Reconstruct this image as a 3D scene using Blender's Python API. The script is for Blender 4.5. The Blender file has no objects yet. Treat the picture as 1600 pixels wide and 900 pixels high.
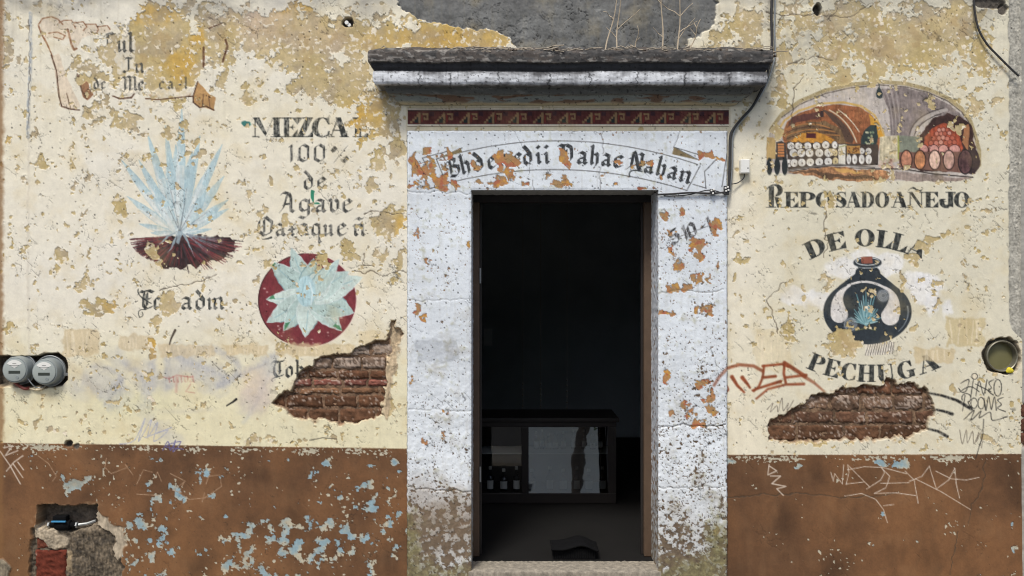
import bpy, bmesh, math, random
import numpy as np
from mathutils import Vector, Matrix

# ------------------------------------------------------------------ camera, world, light
SC = bpy.context.scene
S = 0.004            # metres per photograph pixel on the wall plane
DIST = 5.2           # camera to wall
EYE = 1.72           # camera height above the threshold
cam = bpy.data.cameras.new('camera'); cam_o = bpy.data.objects.new('camera', cam)
SC.collection.objects.link(cam_o); SC.camera = cam_o
cam_o.location = (0, -DIST, EYE); cam_o.rotation_euler = (math.radians(90), 0, 0)
cam.sensor_width = 36; cam.lens = 36 * DIST / (1600 * S); cam.clip_end = 500; cam.clip_start = 0.05

world = bpy.data.worlds.new('World'); SC.world = world; world.use_nodes = True
wn = world.node_tree; bg = wn.nodes['Background']
sky = wn.nodes.new('ShaderNodeTexSky'); sky.sky_type = 'NISHITA'; sky.sun_disc = False
SUN_EL, SUN_AZ = 58, -158       # elevation; azimuth of the sun seen from above (behind the camera, a little to the left)
sky.sun_elevation = math.radians(SUN_EL); sky.sun_rotation = math.radians(180 + 22)
sky.air_density = 1.0; sky.dust_density = 3.0; sky.ozone_density = 0.8
wn.links.new(sky.outputs[0], bg.inputs[0]); bg.inputs[1].default_value = 0.085
sun = bpy.data.lights.new('sun', 'SUN'); sun.energy = 1.45; sun.angle = math.radians(13); sun.color = (1, 0.98, 0.93)
sun_o = bpy.data.objects.new('sun', sun); SC.collection.objects.link(sun_o)
sdir = Vector((-math.sin(math.radians(22)) * math.cos(math.radians(SUN_EL)), -math.cos(math.radians(22)) * math.cos(math.radians(SUN_EL)), math.sin(math.radians(SUN_EL))))
sun_o.rotation_euler = sdir.to_track_quat('Z', 'Y').to_euler(); sun_o.location = (0, -8, 12)
vs = SC.view_settings
vs.view_transform = 'Standard'; vs.look = 'None'; vs.gamma = 1.0; vs.use_curve_mapping = False
vs.exposure = 1.09
SC.cycles.max_bounces = 6; SC.cycles.diffuse_bounces = 4
SC.cycles.use_denoising = True; SC.cycles.filter_width = 1.1
# ------------------------------------------------------------------ numpy paint box (pigment, relief and ownership of a surface)
def _hash(ix, iy, seed):
    h = (ix.astype(np.int64) * 374761393 + iy.astype(np.int64) * 668265263 + seed * 1442695041) & 0xFFFFFFFF
    h = ((h ^ (h >> 13)) * 1274126177) & 0xFFFFFFFF
    h = ((h ^ (h >> 16)) * 2246822519) & 0xFFFFFFFF
    return ((h ^ (h >> 15)) & 0xFFFFFF).astype(np.float32) / float(0x1000000)

def gnoise(x, y, seed=0):
    xi = np.floor(x); yi = np.floor(y); fx = (x - xi).astype(np.float32); fy = (y - yi).astype(np.float32)
    u = fx * fx * fx * (fx * (fx * 6 - 15) + 10); v = fy * fy * fy * (fy * (fy * 6 - 15) + 10)
    def g(a, b):
        t = _hash(xi + a, yi + b, seed) * 6.2831853
        return np.cos(t) * (fx - a) + np.sin(t) * (fy - b)
    a = g(0, 0); b = g(1, 0); c = g(0, 1); d = g(1, 1)
    return (a + (b - a) * u + (c - a) * v + (a - b - c + d) * u * v) * 1.5

def fbm(x, y, octv=4, seed=0, gain=0.5):
    s = 0; a = 1.0; t = 0
    for k in range(octv):
        s = s + a * gnoise(x * 2 ** k + 17.3 * k, y * 2 ** k - 9.1 * k, seed + k * 31); t += a; a *= gain
    return s / t * 1.4

def voro(x, y, seed=0):
    xi = np.floor(x); yi = np.floor(y)
    f1 = np.full(x.shape, 9.0, np.float32); f2 = f1.copy(); sx = np.zeros_like(f1); sy = np.zeros_like(f1)
    for a in (-1, 0, 1):
        for b in (-1, 0, 1):
            cx = xi + a; cy = yi + b
            px = cx + _hash(cx, cy, seed); py = cy + _hash(cx, cy, seed + 7)
            d = np.hypot(px - x, py - y).astype(np.float32)
            n = d < f1
            f2 = np.where(n, f1, np.minimum(f2, d)); sx = np.where(n, px, sx); sy = np.where(n, py, sy); f1 = np.where(n, d, f1)
    return sx, sy, f1, f2

def sstep(a, b, x):
    t = np.clip((x - a) / (b - a), 0, 1); return t * t * (3 - 2 * t)

def rgb(*c):
    return np.array(c, np.float32) / 255.0

PARTS = [dict(name='plaster_wall', parent=None, label=None)]
def reg(name, parent=None, label=None):
    PARTS.append(dict(name=name, parent=parent, label=label)); return len(PARTS) - 1

class Canvas:
    def __init__(s, xs, ys):
        s.xs = xs; s.ys = ys
        X, Y = np.meshgrid(xs, ys); s.X = X.astype(np.float32); s.Y = Y.astype(np.float32)
        s.H, s.W = s.X.shape
        s.col = np.zeros((s.H, s.W, 3), np.float32); s.hgt = np.zeros((s.H, s.W), np.float32)
        s.rough = np.full((s.H, s.W), 0.9, np.float32); s.own = np.zeros((s.H, s.W), np.int32)
        s.n_fine = fbm(s.X / 5, s.Y / 5, 3, 901); s.n_str = fbm(s.X / 3, s.Y / 14, 3, 902); s.n_med = fbm(s.X / 22, s.Y / 22, 4, 903)
        s.ra = fbm(s.X / 16, s.Y / 16, 3, 904, .45) * 1.3; s.rb = fbm(s.X / 16, s.Y / 16, 3, 905, .45) * 1.3
    def box(s, x0, y0, x1, y1, pad=2):
        a = np.searchsorted(s.xs, x0 - pad); b = np.searchsorted(s.xs, x1 + pad)
        c = np.searchsorted(s.ys, y0 - pad); d = np.searchsorted(s.ys, y1 + pad)
        return slice(c, d), slice(a, b)
    def put(s, sl, cov, col, own=None, a=1.0, var=0.06, wear=0.0, dh=0.0, rough=None):
        if cov.size == 0: return
        c = cov * a
        if wear > 0: c = c * (1 - wear * sstep(-0.1, 0.45, s.n_str[sl] * 0.6 + s.n_fine[sl] * 0.6 + 0.12))
        col = np.asarray(col, np.float32)
        if col.ndim == 1: col = col[None, None, :]
        colv = col * (1 + var * (s.n_fine[sl] * 0.8 + s.n_str[sl] * 0.8 + s.n_med[sl]))[..., None]
        s.col[sl] = s.col[sl] * (1 - c[..., None]) + colv * c[..., None]
        if dh: s.hgt[sl] += cov * dh
        if rough is not None: s.rough[sl] = s.rough[sl] * (1 - c) + rough * c
        if own is not None: s.own[sl] = np.where(cov > 0.5, own, s.own[sl])
    def cov_shape(s, contours, soft=1.1, rag=0.0):
        P = [np.asarray(c, np.float32) for c in contours]
        al = np.concatenate(P); x0, y0 = al.min(0); x1, y1 = al.max(0)
        sl = s.box(x0, y0, x1, y1, 2 + rag * 2); X = s.X[sl]; Y = s.Y[sl]
        if rag: X = X + rag * s.ra[sl]; Y = Y + rag * s.rb[sl]
        ins = np.zeros(X.shape, bool); d2 = np.full(X.shape, 1e9, np.float32)
        for c in P:
            n = len(c)
            for i in range(n):
                ax, ay = c[i]; bx, by = c[(i + 1) % n]
                ex, ey = bx - ax, by - ay; L = ex * ex + ey * ey
                if L < 1e-9: continue
                t = np.clip(((X - ax) * ex + (Y - ay) * ey) / L, 0, 1)
                d2 = np.minimum(d2, (X - ax - t * ex) ** 2 + (Y - ay - t * ey) ** 2)
                if ay != by:
                    cr = ((ay <= Y) & (by > Y)) | ((by <= Y) & (ay > Y))
                    ins ^= cr & (X < ax + (Y - ay) * (ex / ey))
        d = np.sqrt(d2); d = np.where(ins, -d, d)
        return sl, np.clip(0.5 - d / soft, 0, 1)
    def shape(s, contours, col, soft=1.1, rag=0.0, **k):
        sl, c = s.cov_shape(contours, soft, rag); s.put(sl, c, col, **k)
    def poly(s, pts, col, soft=1.1, rag=0.0, **k):
        s.shape([pts], col, soft, rag, **k)
    def rect(s, x0, y0, x1, y1, col, **k):
        s.poly([(x0, y0), (x1, y0), (x1, y1), (x0, y1)], col, **k)
    def ell(s, cx, cy, rx, ry, col, rot=0, soft=1.1, rag=0.0, **k):
        m = max(rx, ry); sl = s.box(cx - m, cy - m, cx + m, cy + m, 3 + rag * 2); X = s.X[sl] - cx; Y = s.Y[sl] - cy
        if rag: X = X + rag * s.ra[sl]; Y = Y + rag * s.rb[sl]
        c0, s0 = math.cos(rot), math.sin(rot); u = X * c0 + Y * s0; v = -X * s0 + Y * c0
        r = np.hypot(u / rx, v / ry); s.put(sl, np.clip(0.5 - (r - 1) * min(rx, ry) / soft, 0, 1), col, **k)
    def cov_line(s, pts, w, soft=1.1, rag=0.0):
        P = np.asarray(pts, np.float32); n = len(P)
        wd = np.linspace(w[0], w[1], n) if isinstance(w, tuple) else (np.asarray(w, np.float32) if isinstance(w, list) else np.full(n, w, np.float32))
        m = wd.max() / 2 + 1 + soft + rag
        sl = s.box(P[:, 0].min(), P[:, 1].min(), P[:, 0].max(), P[:, 1].max(), m); X = s.X[sl]; Y = s.Y[sl]
        if rag: X = X + rag * s.ra[sl]; Y = Y + rag * s.rb[sl]
        d = np.full(X.shape, 1e9, np.float32)
        for i in range(n - 1):
            ax, ay = P[i]; ex, ey = P[i + 1] - P[i]; L = ex * ex + ey * ey + 1e-9
            t = np.clip(((X - ax) * ex + (Y - ay) * ey) / L, 0, 1)
            d = np.minimum(d, np.hypot(X - ax - t * ex, Y - ay - t * ey) - (wd[i] + (wd[i + 1] - wd[i]) * t) / 2)
        return sl, np.clip(0.5 - d / soft, 0, 1)
    def line(s, pts, w, col, soft=1.1, rag=0.0, **k):
        sl, c = s.cov_line(pts, w, soft, rag); s.put(sl, c, col, **k)
    def nib(s, polylines, nib, ang, col, **k):
        """broad-nib pen strokes: each segment swept by a slanted edge"""
        nx, ny = math.cos(ang) * nib / 2, -math.sin(ang) * nib / 2
        cs = []
        al = np.concatenate([np.asarray(p, np.float32) for p in polylines])
        x0, y0 = al.min(0) - nib; x1, y1 = al.max(0) + nib
        sl = s.box(x0, y0, x1, y1); tot = np.zeros(s.X[sl].shape, np.float32)
        for p in polylines:
            for (ax, ay), (bx, by) in zip(p[:-1], p[1:]):
                q = [(ax - nx, ay - ny), (ax + nx, ay + ny), (bx + nx, by + ny), (bx - nx, by - ny)]
                ar = abs((bx - ax) * ny - (by - ay) * nx) * 2
                if ar < 0.6 * math.hypot(bx - ax, by - ay):
                    s2, c = s.cov_line([(ax, ay), (bx, by)], 1.0, 1.1)
                else:
                    s2, c = s.cov_shape([q], 1.0)
                if c.size == 0: continue
                r0 = s2[0].start - sl[0].start; c0 = s2[1].start - sl[1].start
                a0, b0 = max(r0, 0), max(c0, 0); a1 = min(r0 + c.shape[0], tot.shape[0]); b1 = min(c0 + c.shape[1], tot.shape[1])
                if a1 <= a0 or b1 <= b0: continue
                tot[a0:a1, b0:b1] = np.maximum(tot[a0:a1, b0:b1], c[a0 - r0:a1 - r0, b0 - c0:b1 - c0])
        s.put(sl, tot, col, **k)

def blobs(C, lst, k=1.0):
    """sum of soft elliptical bumps (cx, cy, rx, ry, amp[, rot])"""
    F = np.zeros((C.H, C.W), np.float32)
    for b in lst:
        cx, cy, rx, ry, am = b[:5]; rot = b[5] if len(b) > 5 else 0
        m = max(rx, ry) * 2.2; sl = C.box(cx - m, cy - m, cx + m, cy + m); wq = min(9.0, 0.55 * min(rx, ry) + 2); X = C.X[sl] - cx + wq * C.ra[sl]; Y = C.Y[sl] - cy + wq * C.rb[sl]
        c0, s0 = math.cos(rot), math.sin(rot); u = (X * c0 + Y * s0) / rx; v = (-X * s0 + Y * c0) / ry
        r2 = u * u + v * v
        F[sl] = np.maximum(F[sl], am * np.exp(-(r2 ** 1.3) * 0.75))
    return F

def bez(p0, p1, p2, n=12, p3=None):
    out = []
    for i in range(n + 1):
        t = i / n
        if p3 is None: out.append(((1 - t) ** 2 * p0[0] + 2 * t * (1 - t) * p1[0] + t * t * p2[0], (1 - t) ** 2 * p0[1] + 2 * t * (1 - t) * p1[1] + t * t * p2[1]))
        else: out.append(tuple((1 - t) ** 3 * p0[k] + 3 * t * (1 - t) ** 2 * p1[k] + 3 * t * t * (1 - t) * p2[k] + t ** 3 * p3[k] for k in (0, 1)))
    return out
def arc(cx, cy, rx, ry, a0, a1, n=24):
    return [(cx + rx * math.cos(math.radians(a0 + (a1 - a0) * i / n)), cy + ry * math.sin(math.radians(a0 + (a1 - a0) * i / n))) for i in range(n + 1)]

# ---- lettering: fat-face capitals (unit box, y down, baseline 1) and broad-nib blackletter (baseline 0, x-height 1, y up)
def _R(a, b, c, d): return [[(a, b), (c, b), (c, d), (a, d)]]
def _O(cx, cy, rx, ry, ix, iy=None): return [arc(cx, cy, rx, ry, 0, 360, 28)[:-1], arc(cx, cy, ix, iy or ry * 0.9, 0, 360, 28)[:-1]]
def fat(ch):
    T, h, sf = 0.29, 0.055, 0.06
    if ch == 'E': return 0.92, [_R(.1, 0, .1 + T, 1), _R(0, 0, .86, h), _R(0, 1 - h, .86, 1), [[(.6, h), (.86, 0), (.86, .36)]], [[(.55, 1 - h), (.88, 1), (.88, .6)]], _R(.35, .46, .62, .53), [[(.5, .49), (.64, .33), (.64, .66)]]]
    if ch == 'P': return 0.9, [_R(.12, 0, .12 + T, 1), _R(0, 0, .5, h), _R(0, 1 - h, .55, 1), [[(.4, 0)] + arc(.5, .27, .42, .27, -90, 90, 14) + [(.4, .54), (.4, .48)] + arc(.47, .27, .16, .21, 90, -90, 14) + [(.4, .06)]]]
    if ch == 'R': return 1.05, [_R(.2, -.36, .2 + T, 1), _R(.02, 1 - h, .62, 1), [bez((0, -.05), (.12, -.45), (.55, -.5), 10) + arc(.62, -.12, .36, .38, -90, 70, 14) + [(.55, .3)] + arc(.52, -.1, .18, .3, 70, -90, 12) + bez((.5, -.42), (.2, -.4), (.02, -.03), 8)], [[(.5, .3), (.76, .36), (.86, .92), (1.05, .97), (1.05, 1), (.68, 1)]]]
    if ch == 'O': return 0.95, [_O(.475, .5, .47, .51, .19, .46)]
    if ch == 'C': return 0.88, [[arc(.48, .5, .47, .51, -48, -312, 24) + arc(.52, .5, .22, .46, -300, -60, 22)], [[(.62, .03), (.84, 0), (.84, .36), (.78, .36)]], [[(.78, .7), (.86, .68), (.84, .9), (.7, .97)]]]
    if ch == 'S': return 0.78, [[[(.72, .32), (.64, .1), (.45, .05), (.26, .1), (.26, .2), (.42, .3), (.66, .42), (.78, .58), (.78, .76), (.68, .94), (.42, 1.02), (.14, .96), (.04, 1), (.0, .64), (.06, .64), (.18, .88), (.36, .95), (.5, .9), (.5, .8), (.36, .68), (.14, .56), (.02, .42), (.02, .24), (.14, .06), (.4, -.02), (.62, .03), (.72, 0)]]]
    if ch == 'A': return 1.02, [[[(.36, 0), (.62, 0), (.98, 1), (.66, 1)]], [[(.42, .06), (.47, .1), (.17, 1), (.11, 1)]], _R(0, 1 - h, .32, 1), _R(.56, 1 - h, 1.04, 1), _R(.2, .62, .62, .68)]
    if ch == 'D': return 0.98, [_R(.1, 0, .1 + T, 1), _R(0, 0, .5, h), _R(0, 1 - h, .5, 1), [[(.42, 0)] + arc(.46, .5, .48, .5, -90, 90, 20) + [(.42, 1), (.42, .94)] + arc(.46, .5, .2, .44, 90, -90, 18) + [(.42, .06)]]]
    if ch in 'NÑ': return 1.08, [[[(.02, 0), (.36, 0), (.98, .88), (.98, 1), (.86, 1), (.2, .1)]], _R(.19, .05, .25, 1), _R(.05, 1 - h, .42, 1), _R(.92, 0, .98, 1), _R(.78, 0, 1.1, h)] + ([[bez((.14, -.14), (.4, -.46), (.62, -.2), 8) + bez((.8, -.13), (.95, -.13), (1.05, -.2), 6) + bez((.9, -.02), (.6, -.08), (.5, -.16), 8) + [(.36, -.22)]]] if ch == 'Ñ' else [])
    if ch == 'J': return 0.9, [_R(.5, 0, .5 + T, .92), _R(.36, 0, .92, h), [[(.79, .7), (.79, .98), (.6, .9)] + bez((.5, 1.04), (.12, 1.06), (.02, .78), 10) + bez((-.02, .5), (.2, .36), (.38, .48), 8) + bez((.26, .52), (.24, .6), (.4, .62), 6) + bez((.3, .6), (.24, .9), (.5, .8), 8)]]
    if ch == 'L': return 0.82, [_R(.1, 0, .1 + T, 1), _R(0, 0, .5, h), _R(0, 1 - h, .8, 1), [[(.5, 1 - h), (.82, 1), (.82, .55)]]]
    if ch == 'M': return 1.25, [[[(.02, 0), (.3, 0), (.62, .8), (.56, .95)]], _R(.1, .03, .15, 1), _R(0, 1 - h, .3, 1), [[(.9, 0), (.56, .95), (.6, .78), (.86, .05)]], _R(.9, 0, 1.16, 1), _R(.78, 1 - h, 1.25, 1), _R(.85, 0, 1.25, h)]
    if ch == 'Z': return 0.85, [[[(.5, 0), (.84, 0), (.36, 1), (.02, 1)]], _R(.06, 0, .84, h), _R(.02, 1 - h, .84, 1), [[(.06, 0), (.3, h), (.06, .34)]], [[(.86, 1), (.6, 1 - h), (.86, .64)]]]
    if ch == 'H': return 1.08, [_R(.1, 0, .1 + T, 1), _R(.7, 0, .7 + T, 1), _R(0, 0, .48, h), _R(0, 1 - h, .48, 1), _R(.6, 0, 1.08, h), _R(.6, 1 - h, 1.08, 1), _R(.3, .47, .8, .53)]
    if ch == 'U': return 1.05, [[[(.1, 0), (.1 + T, 0), (.1 + T, .7)] + bez((.4, .96), (.82, 1.0), (.84, .66), 10) + [(.84, 0), (.92, 0), (.92, .68)] + bez((.9, 1.04), (.12, 1.12), (.1, .7), 12)], _R(0, 0, .5, h), _R(.7, 0, 1.05, h)]
    if ch == 'G': return 1.0, [[arc(.48, .5, .47, .51, -48, -312, 24) + arc(.52, .5, .22, .46, -300, -60, 22)], [[(.62, .03), (.84, 0), (.84, .36), (.78, .36)]], _R(.62, .56, .9, .96), _R(.52, .55, 1.0, .6)]
    return 0.5, []

def fat_text(C, items, top, size, col, pid, tf=None, wear=0.35, **k):
    """items: (char, x0, x1). tf maps a flat point to its final place"""
    for ch, x0, x1 in items:
        w, sh = fat(ch); lid = reg('letter', pid)
        for cont in sh:
            cs = []
            for c in cont:
                q = [(x0 + p[0] / w * (x1 - x0), top + p[1] * size) for p in c]
                cs.append([tf(*p) for p in q] if tf else q)
            C.shape(cs, col, own=lid, wear=wear, var=0.12, **k)

def minim(x, t=0.95): return [(x - .1, t - .08), (x, t - .17), (x, .17), (x + .12, .06)]
BL = {
 'i': (.34, [minim(.12), [(.05, 1.42), (.2, 1.28)]]),
 'n': (.78, [minim(.12), [(.14, .78), (.42, .97)], [(.4, .97), (.54, .82), (.54, .17), (.66, .06)]]),
 'u': (.78, [minim(.12), minim(.54), [(.16, .1), (.5, .3)]]),
 'a': (.76, [[(.06, .82), (.22, .97), (.5, .84), (.5, .17), (.64, .05)], [(.5, .55), (.12, .42), (.1, .2), (.24, .05), (.48, .22)]]),
 'c': (.6, [[(.48, .82), (.3, .97), (.1, .8), (.1, .22), (.26, .04), (.5, .2)]]),
 'e': (.62, [[(.1, .6), (.1, .22), (.26, .04), (.52, .22)], [(.1, .78), (.3, .98), (.5, .76), (.12, .48)], [(.1, .8), (.1, .5)]]),
 'd': (.7, [[(.1, .74), (.1, .22), (.28, .04), (.52, .22), (.52, .8), (.3, 1.2), (.08, 1.5)], [(.1, .74), (.3, .92), (.5, .74)]]),
 'h': (.76, [[(.06, 1.56), (.14, 1.46), (.14, .17), (.24, .06)], [(.16, .78), (.4, .97), (.54, .8), (.54, .1), (.4, -.12)]]),
 'b': (.7, [[(.06, 1.56), (.14, 1.46), (.14, .2), (.3, .04), (.54, .22), (.54, .76), (.36, .95), (.16, .78)]]),
 'l': (.34, [[(.06, 1.56), (.14, 1.46), (.14, .17), (.26, .06)]]),
 'p': (.74, [[(.04, .95), (.14, .84), (.14, -.45)], [(.16, .8), (.4, .97), (.56, .78), (.56, .24), (.4, .05), (.16, .16)]]),
 'q': (.74, [[(.5, .84), (.26, .97), (.1, .76), (.1, .24), (.26, .05), (.5, .22)], [(.52, .95), (.52, -.42), (.62, -.5)]]),
 'g': (.74, [[(.5, .84), (.26, .97), (.1, .76), (.1, .3), (.26, .1), (.5, .26)], [(.52, .95), (.52, -.2), (.3, -.42), (.06, -.3)]]),
 'v': (.7, [[(.04, 1.0), (.14, .84), (.14, .24), (.3, .04), (.54, .26), (.54, .76), (.4, .96)]]),
 'o': (.68, [[(.3, .97), (.1, .78), (.1, .22), (.28, .04), (.5, .22), (.5, .78), (.3, .97)]]),
 'x': (.66, [minim(.26), [(.02, .5), (.5, .56)], [(.26, .8), (.5, .95)], [(.26, .2), (.04, .04)]]),
 'B': (1.0, [[(.2, 1.2), (.42, 1.5), (.68, 1.34), (.62, 1.05), (.42, .9)], [(.42, .9), (.8, .74), (.82, .3), (.56, .02), (.2, .12)], [(.34, 1.36), (.3, .3)], [(.02, 1.1), (.2, 1.3)]]),
 'V': (1.25, [[(.0, 1.35), (.14, 1.5), (.36, 1.42), (.42, 1.2), (.42, .1)], [(.3, 1.44), (.62, 1.5), (.92, 1.32), (.98, 1.0), (.98, .4), (.74, .06), (.44, .12)], [(.58, 1.1), (.58, .3)]]),
 'N': (1.45, [[(.3, 1.5), (.44, 1.3), (.78, .3), (.92, .1)], [(.3, 1.4), (.3, .4), (.16, .14), (.0, .02)], [(.62, 1.28), (.74, 1.46), (.98, 1.3)], [(.92, 1.36), (.92, .3)], [(.1, .9), (.3, 1.0)]]),
 'E': (1.0, [[(.0, 1.2), (.12, 1.45), (.36, 1.36), (.3, 1.0), (.3, .35), (.46, .06), (.82, .25)], [(.3, 1.42), (.62, 1.5), (.86, 1.36)], [(.3, .8), (.7, .86)], [(.5, 1.3), (.5, .3)]]),
 'T': (.95, [[(.02, 1.2), (.12, 1.42), (.5, 1.34), (.88, 1.48)], [(.3, 1.3), (.18, .9), (.2, .4), (.4, .05), (.8, .22)], [(.56, 1.3), (.56, .3)]]),
 'A': (1.05, [[(.0, 1.3), (.2, 1.5), (.5, 1.4), (.62, 1.1), (.62, .17), (.8, .04)], [(.42, 1.4), (.2, .4), (.0, .05)], [(.18, .6), (.6, .66)]]),
 'O': (1.1, [[(.5, 1.5), (.12, 1.2), (.08, .4), (.44, .04), (.86, .3), (.9, 1.1), (.5, 1.5)], [(.42, 1.3), (.42, .25)]]),
 'I': (.7, [[(.02, 1.3), (.2, 1.5), (.6, 1.4)], [(.34, 1.4), (.34, .3), (.1, .04), (-.06, .2)]]),
 'P': (1.0, [[(.1, 1.4), (.24, 1.3), (.24, .0)], [(.2, 1.4), (.5, 1.5), (.76, 1.3), (.76, .8), (.5, .6), (.28, .7)]]),
 'M': (1.3, [[(.0, 1.3), (.16, 1.5), (.3, 1.3), (.3, .1)], [(.34, 1.4), (.6, 1.5), (.68, 1.3), (.68, .1)], [(.72, 1.4), (.96, 1.5), (1.06, 1.3), (1.06, .2), (1.2, .06)]]),
 '1': (.4, [[(.04, 1.2), (.2, 1.4), (.2, .05)]]),
 '0': (.72, [[(.32, 1.42), (.1, 1.2), (.1, .25), (.32, .04), (.54, .25), (.54, 1.2), (.32, 1.42)]]),
 '5': (.75, [[(.14, 1.3), (.6, 1.42)], [(.16, 1.3), (.16, .86)], [(.16, .82), (.44, .92), (.6, .66), (.56, .24), (.3, .04), (.06, .2)]]),
 '-': (.5, [[(.05, .62), (.42, .74)]]),
 '%': (1.1, [[(.2, 1.35), (.08, 1.15), (.2, .92), (.34, 1.12), (.2, 1.35)], [(.9, 1.4), (.2, .0)], [(.82, .5), (.7, .28), (.82, .05), (.96, .26), (.82, .5)]]),
}
BL['ñ'] = (.78, BL['n'][1] + [[(.1, 1.3), (.26, 1.42), (.42, 1.28), (.6, 1.42)]])
BL['í'] = (.34, [minim(.12), [(.1, 1.25), (.3, 1.5)]])
BL['ã'] = BL['a']
def bl_text(C, items, xh, col, pid, base, nibw=0.27, ang=0.75, wear=0.35, **k):
    """items: (char, x0[, x1]); base(x) -> (y, slope)"""
    for it in items:
        ch, x0 = it[0], it[1]; w, st = BL[ch]
        sx = (it[2] - x0) / w if len(it) > 2 else xh
        lid = reg('letter', pid); xm = x0 + w * sx / 2; y0, sl = base(xm); ca, sa = math.cos(math.atan(sl)), math.sin(math.atan(sl))
        pl = []
        for s_ in st:
            q = []
            for (u, v) in s_:
                dx = (u - w / 2) * sx; dy = -v * xh
                q.append((xm + dx * ca - dy * sa, y0 + dx * sa + dy * ca))
            pl.append(q)
        C.nib(pl, nibw * xh, ang - math.atan(sl), col, own=lid, wear=wear, var=0.12, **k)
# ------------------------------------------------------------------ the painted plaster wall (photograph pixels as wall coordinates, 4 mm each)
STEP = 1.25
xs = np.concatenate([np.arange(-560, -20, 9.0), np.arange(-20, 1620, STEP), np.arange(1620, 2160, 9.0)])
ys = np.concatenate([np.arange(-420, -20, 9.0), np.arange(-20, 918, STEP)])
W = Canvas(xs, ys); X, Y = W.X, W.Y
n_big = fbm(X / 260, Y / 260, 3, 11); n_mid = fbm(X / 70, Y / 70, 4, 12); n_40 = fbm(X / 34, Y / 34, 5, 13, 0.58)
n_sm = fbm(X / 11, Y / 11, 3, 14); n_grit = fbm(X / 3.2, Y / 3.2, 2, 15)
# base cream limewash, yellower low down on the left, greyer towards the eaves
cream = rgb(230, 221, 196); pale = rgb(229, 224, 213); yel = rgb(222, 213, 172)
t = np.clip(0.5 + n_big * 0.9 + n_mid * 0.35, 0, 1)[..., None]
W.col[:] = cream * (1 - t * 0.55) + pale * t * 0.55
ly = (sstep(470, 640, Y + 40 * n_mid) * (1 - sstep(600, 1100, X)))[..., None]
W.col[:] = W.col * (1 - 0.65 * ly) + yel * 0.65 * ly
ry = (sstep(1150, 1250, X))[..., None]
W.col[:] = W.col * (1 - 0.7 * ry) + rgb(212, 205, 180) * 0.7 * ry
W.col *= (1 + 0.03 * n_sm + 0.02 * n_grit)[..., None]
W.hgt += n_big * 7 + n_mid * 2.2 + n_sm * 0.18 + n_grit * 0.06

def smooth2(p):
    o = []
    for i in range(len(p) - 1):
        a, b, c, d = p[max(i - 1, 0)], p[i], p[i + 1], p[min(i + 2, len(p) - 1)]
        for t in (0, .25, .5, .75): o.append(tuple(.5 * (2 * b[k] + (c[k] - a[k]) * t + (2 * a[k] - 5 * b[k] + 4 * c[k] - d[k]) * t * t + (3 * b[k] - a[k] - 3 * c[k] + d[k]) * t ** 3) for k in (0, 1)))
    return o + [p[-1]]
INK = rgb(47, 50, 48); INK2 = rgb(70, 70, 66)
# ---- scroll banner, top left
sc_id = reg('scroll_mural', None, 'faded brown scroll banner painted near the top of the wall')
br = rgb(150, 98, 62); brl = rgb(205, 165, 120); brd = rgb(92, 62, 44)
W.poly([(62, 32), (72, 26), (88, 26), (100, 34), (118, 34), (134, 38), (150, 40), (172, 42), (172, 50), (130, 58), (122, 72), (114, 78), (108, 60), (96, 62), (84, 58), (72, 62), (64, 50)], rgb(224, 206, 178), own=sc_id, rag=1.5)
W.poly([(80, 86), (92, 84), (104, 120), (126, 166), (118, 172), (96, 168)], rgb(226, 206, 176), own=sc_id, rag=1.5)
W.poly([(121, 116), (128, 118), (142, 140), (146, 150), (136, 156), (130, 150)], br, own=sc_id, rag=2, a=.9)
for p, w in [([(60, 38), (66, 29), (80, 26), (90, 30), (98, 38)], 2.2), ([(60, 40), (64, 52), (72, 66), (76, 74)], 2.6), ([(92, 36), (100, 32), (112, 32), (118, 44)], 1.8), ([(116, 36), (130, 34), (136, 42), (130, 48)], 1.8), ([(134, 38), (150, 38), (154, 46), (150, 54)], 1.8), ([(152, 42), (168, 40), (172, 46)], 1.8), ([(76, 52), (90, 50), (102, 56), (98, 62), (84, 58)], 1.8), ([(106, 46), (112, 70), (116, 78), (120, 76)], 3.2), ([(70, 60), (82, 88)], 1.8)]:
    W.line(p, w, br, own=sc_id, wear=.4)
W.line([(80, 86), (88, 110), (92, 150), (96, 166), (108, 170), (124, 172)], 2.4, brd, own=sc_id, wear=.3)
W.line([(104, 146), (110, 168)], 1.6, brd, own=sc_id, wear=.3)
W.line([(121, 116), (128, 142), (136, 154)], 2.5, brd, own=sc_id, wear=.3)
W.line([(176, 150), (186, 154), (206, 152), (210, 146)], 2, brd, own=sc_id, wear=.3)
W.line([(228, 154), (246, 156), (262, 154), (290, 151), (302, 150)], 2, brd, own=sc_id, wear=.3)
W.poly([(232, 148), (262, 144), (300, 146), (298, 150), (236, 153)], rgb(206, 170, 130), own=sc_id, rag=2)
W.poly([(309, 128), (318, 138), (328, 148), (337, 152), (334, 172), (322, 168), (312, 168), (302, 160), (302, 148)], rgb(190, 142, 84), own=sc_id, rag=1)
W.line([(309, 128), (302, 150), (302, 160), (312, 168), (322, 166), (334, 172)], 2.2, brd, own=sc_id, wear=.2)
for a in ((318, 148, 316, 166), (326, 150, 328, 168)): W.line([a[:2], a[2:]], 1.4, brd, own=sc_id, wear=.3)
W.poly([(317, 72), (321, 72), (320, 100), (316, 106)], br, own=sc_id, wear=.3); W.line([(352, 62), (356, 70), (350, 94), (346, 96)], 4, rgb(170, 125, 80), own=sc_id, wear=.4)
W.line([(325, 45), (336, 38), (348, 36)], 2, brd, own=sc_id, wear=.3)
fr1 = reg('scroll_fragment', sc_id); fr2 = reg('scroll_fragment', sc_id); fr3 = reg('scroll_fragment', sc_id)
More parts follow.
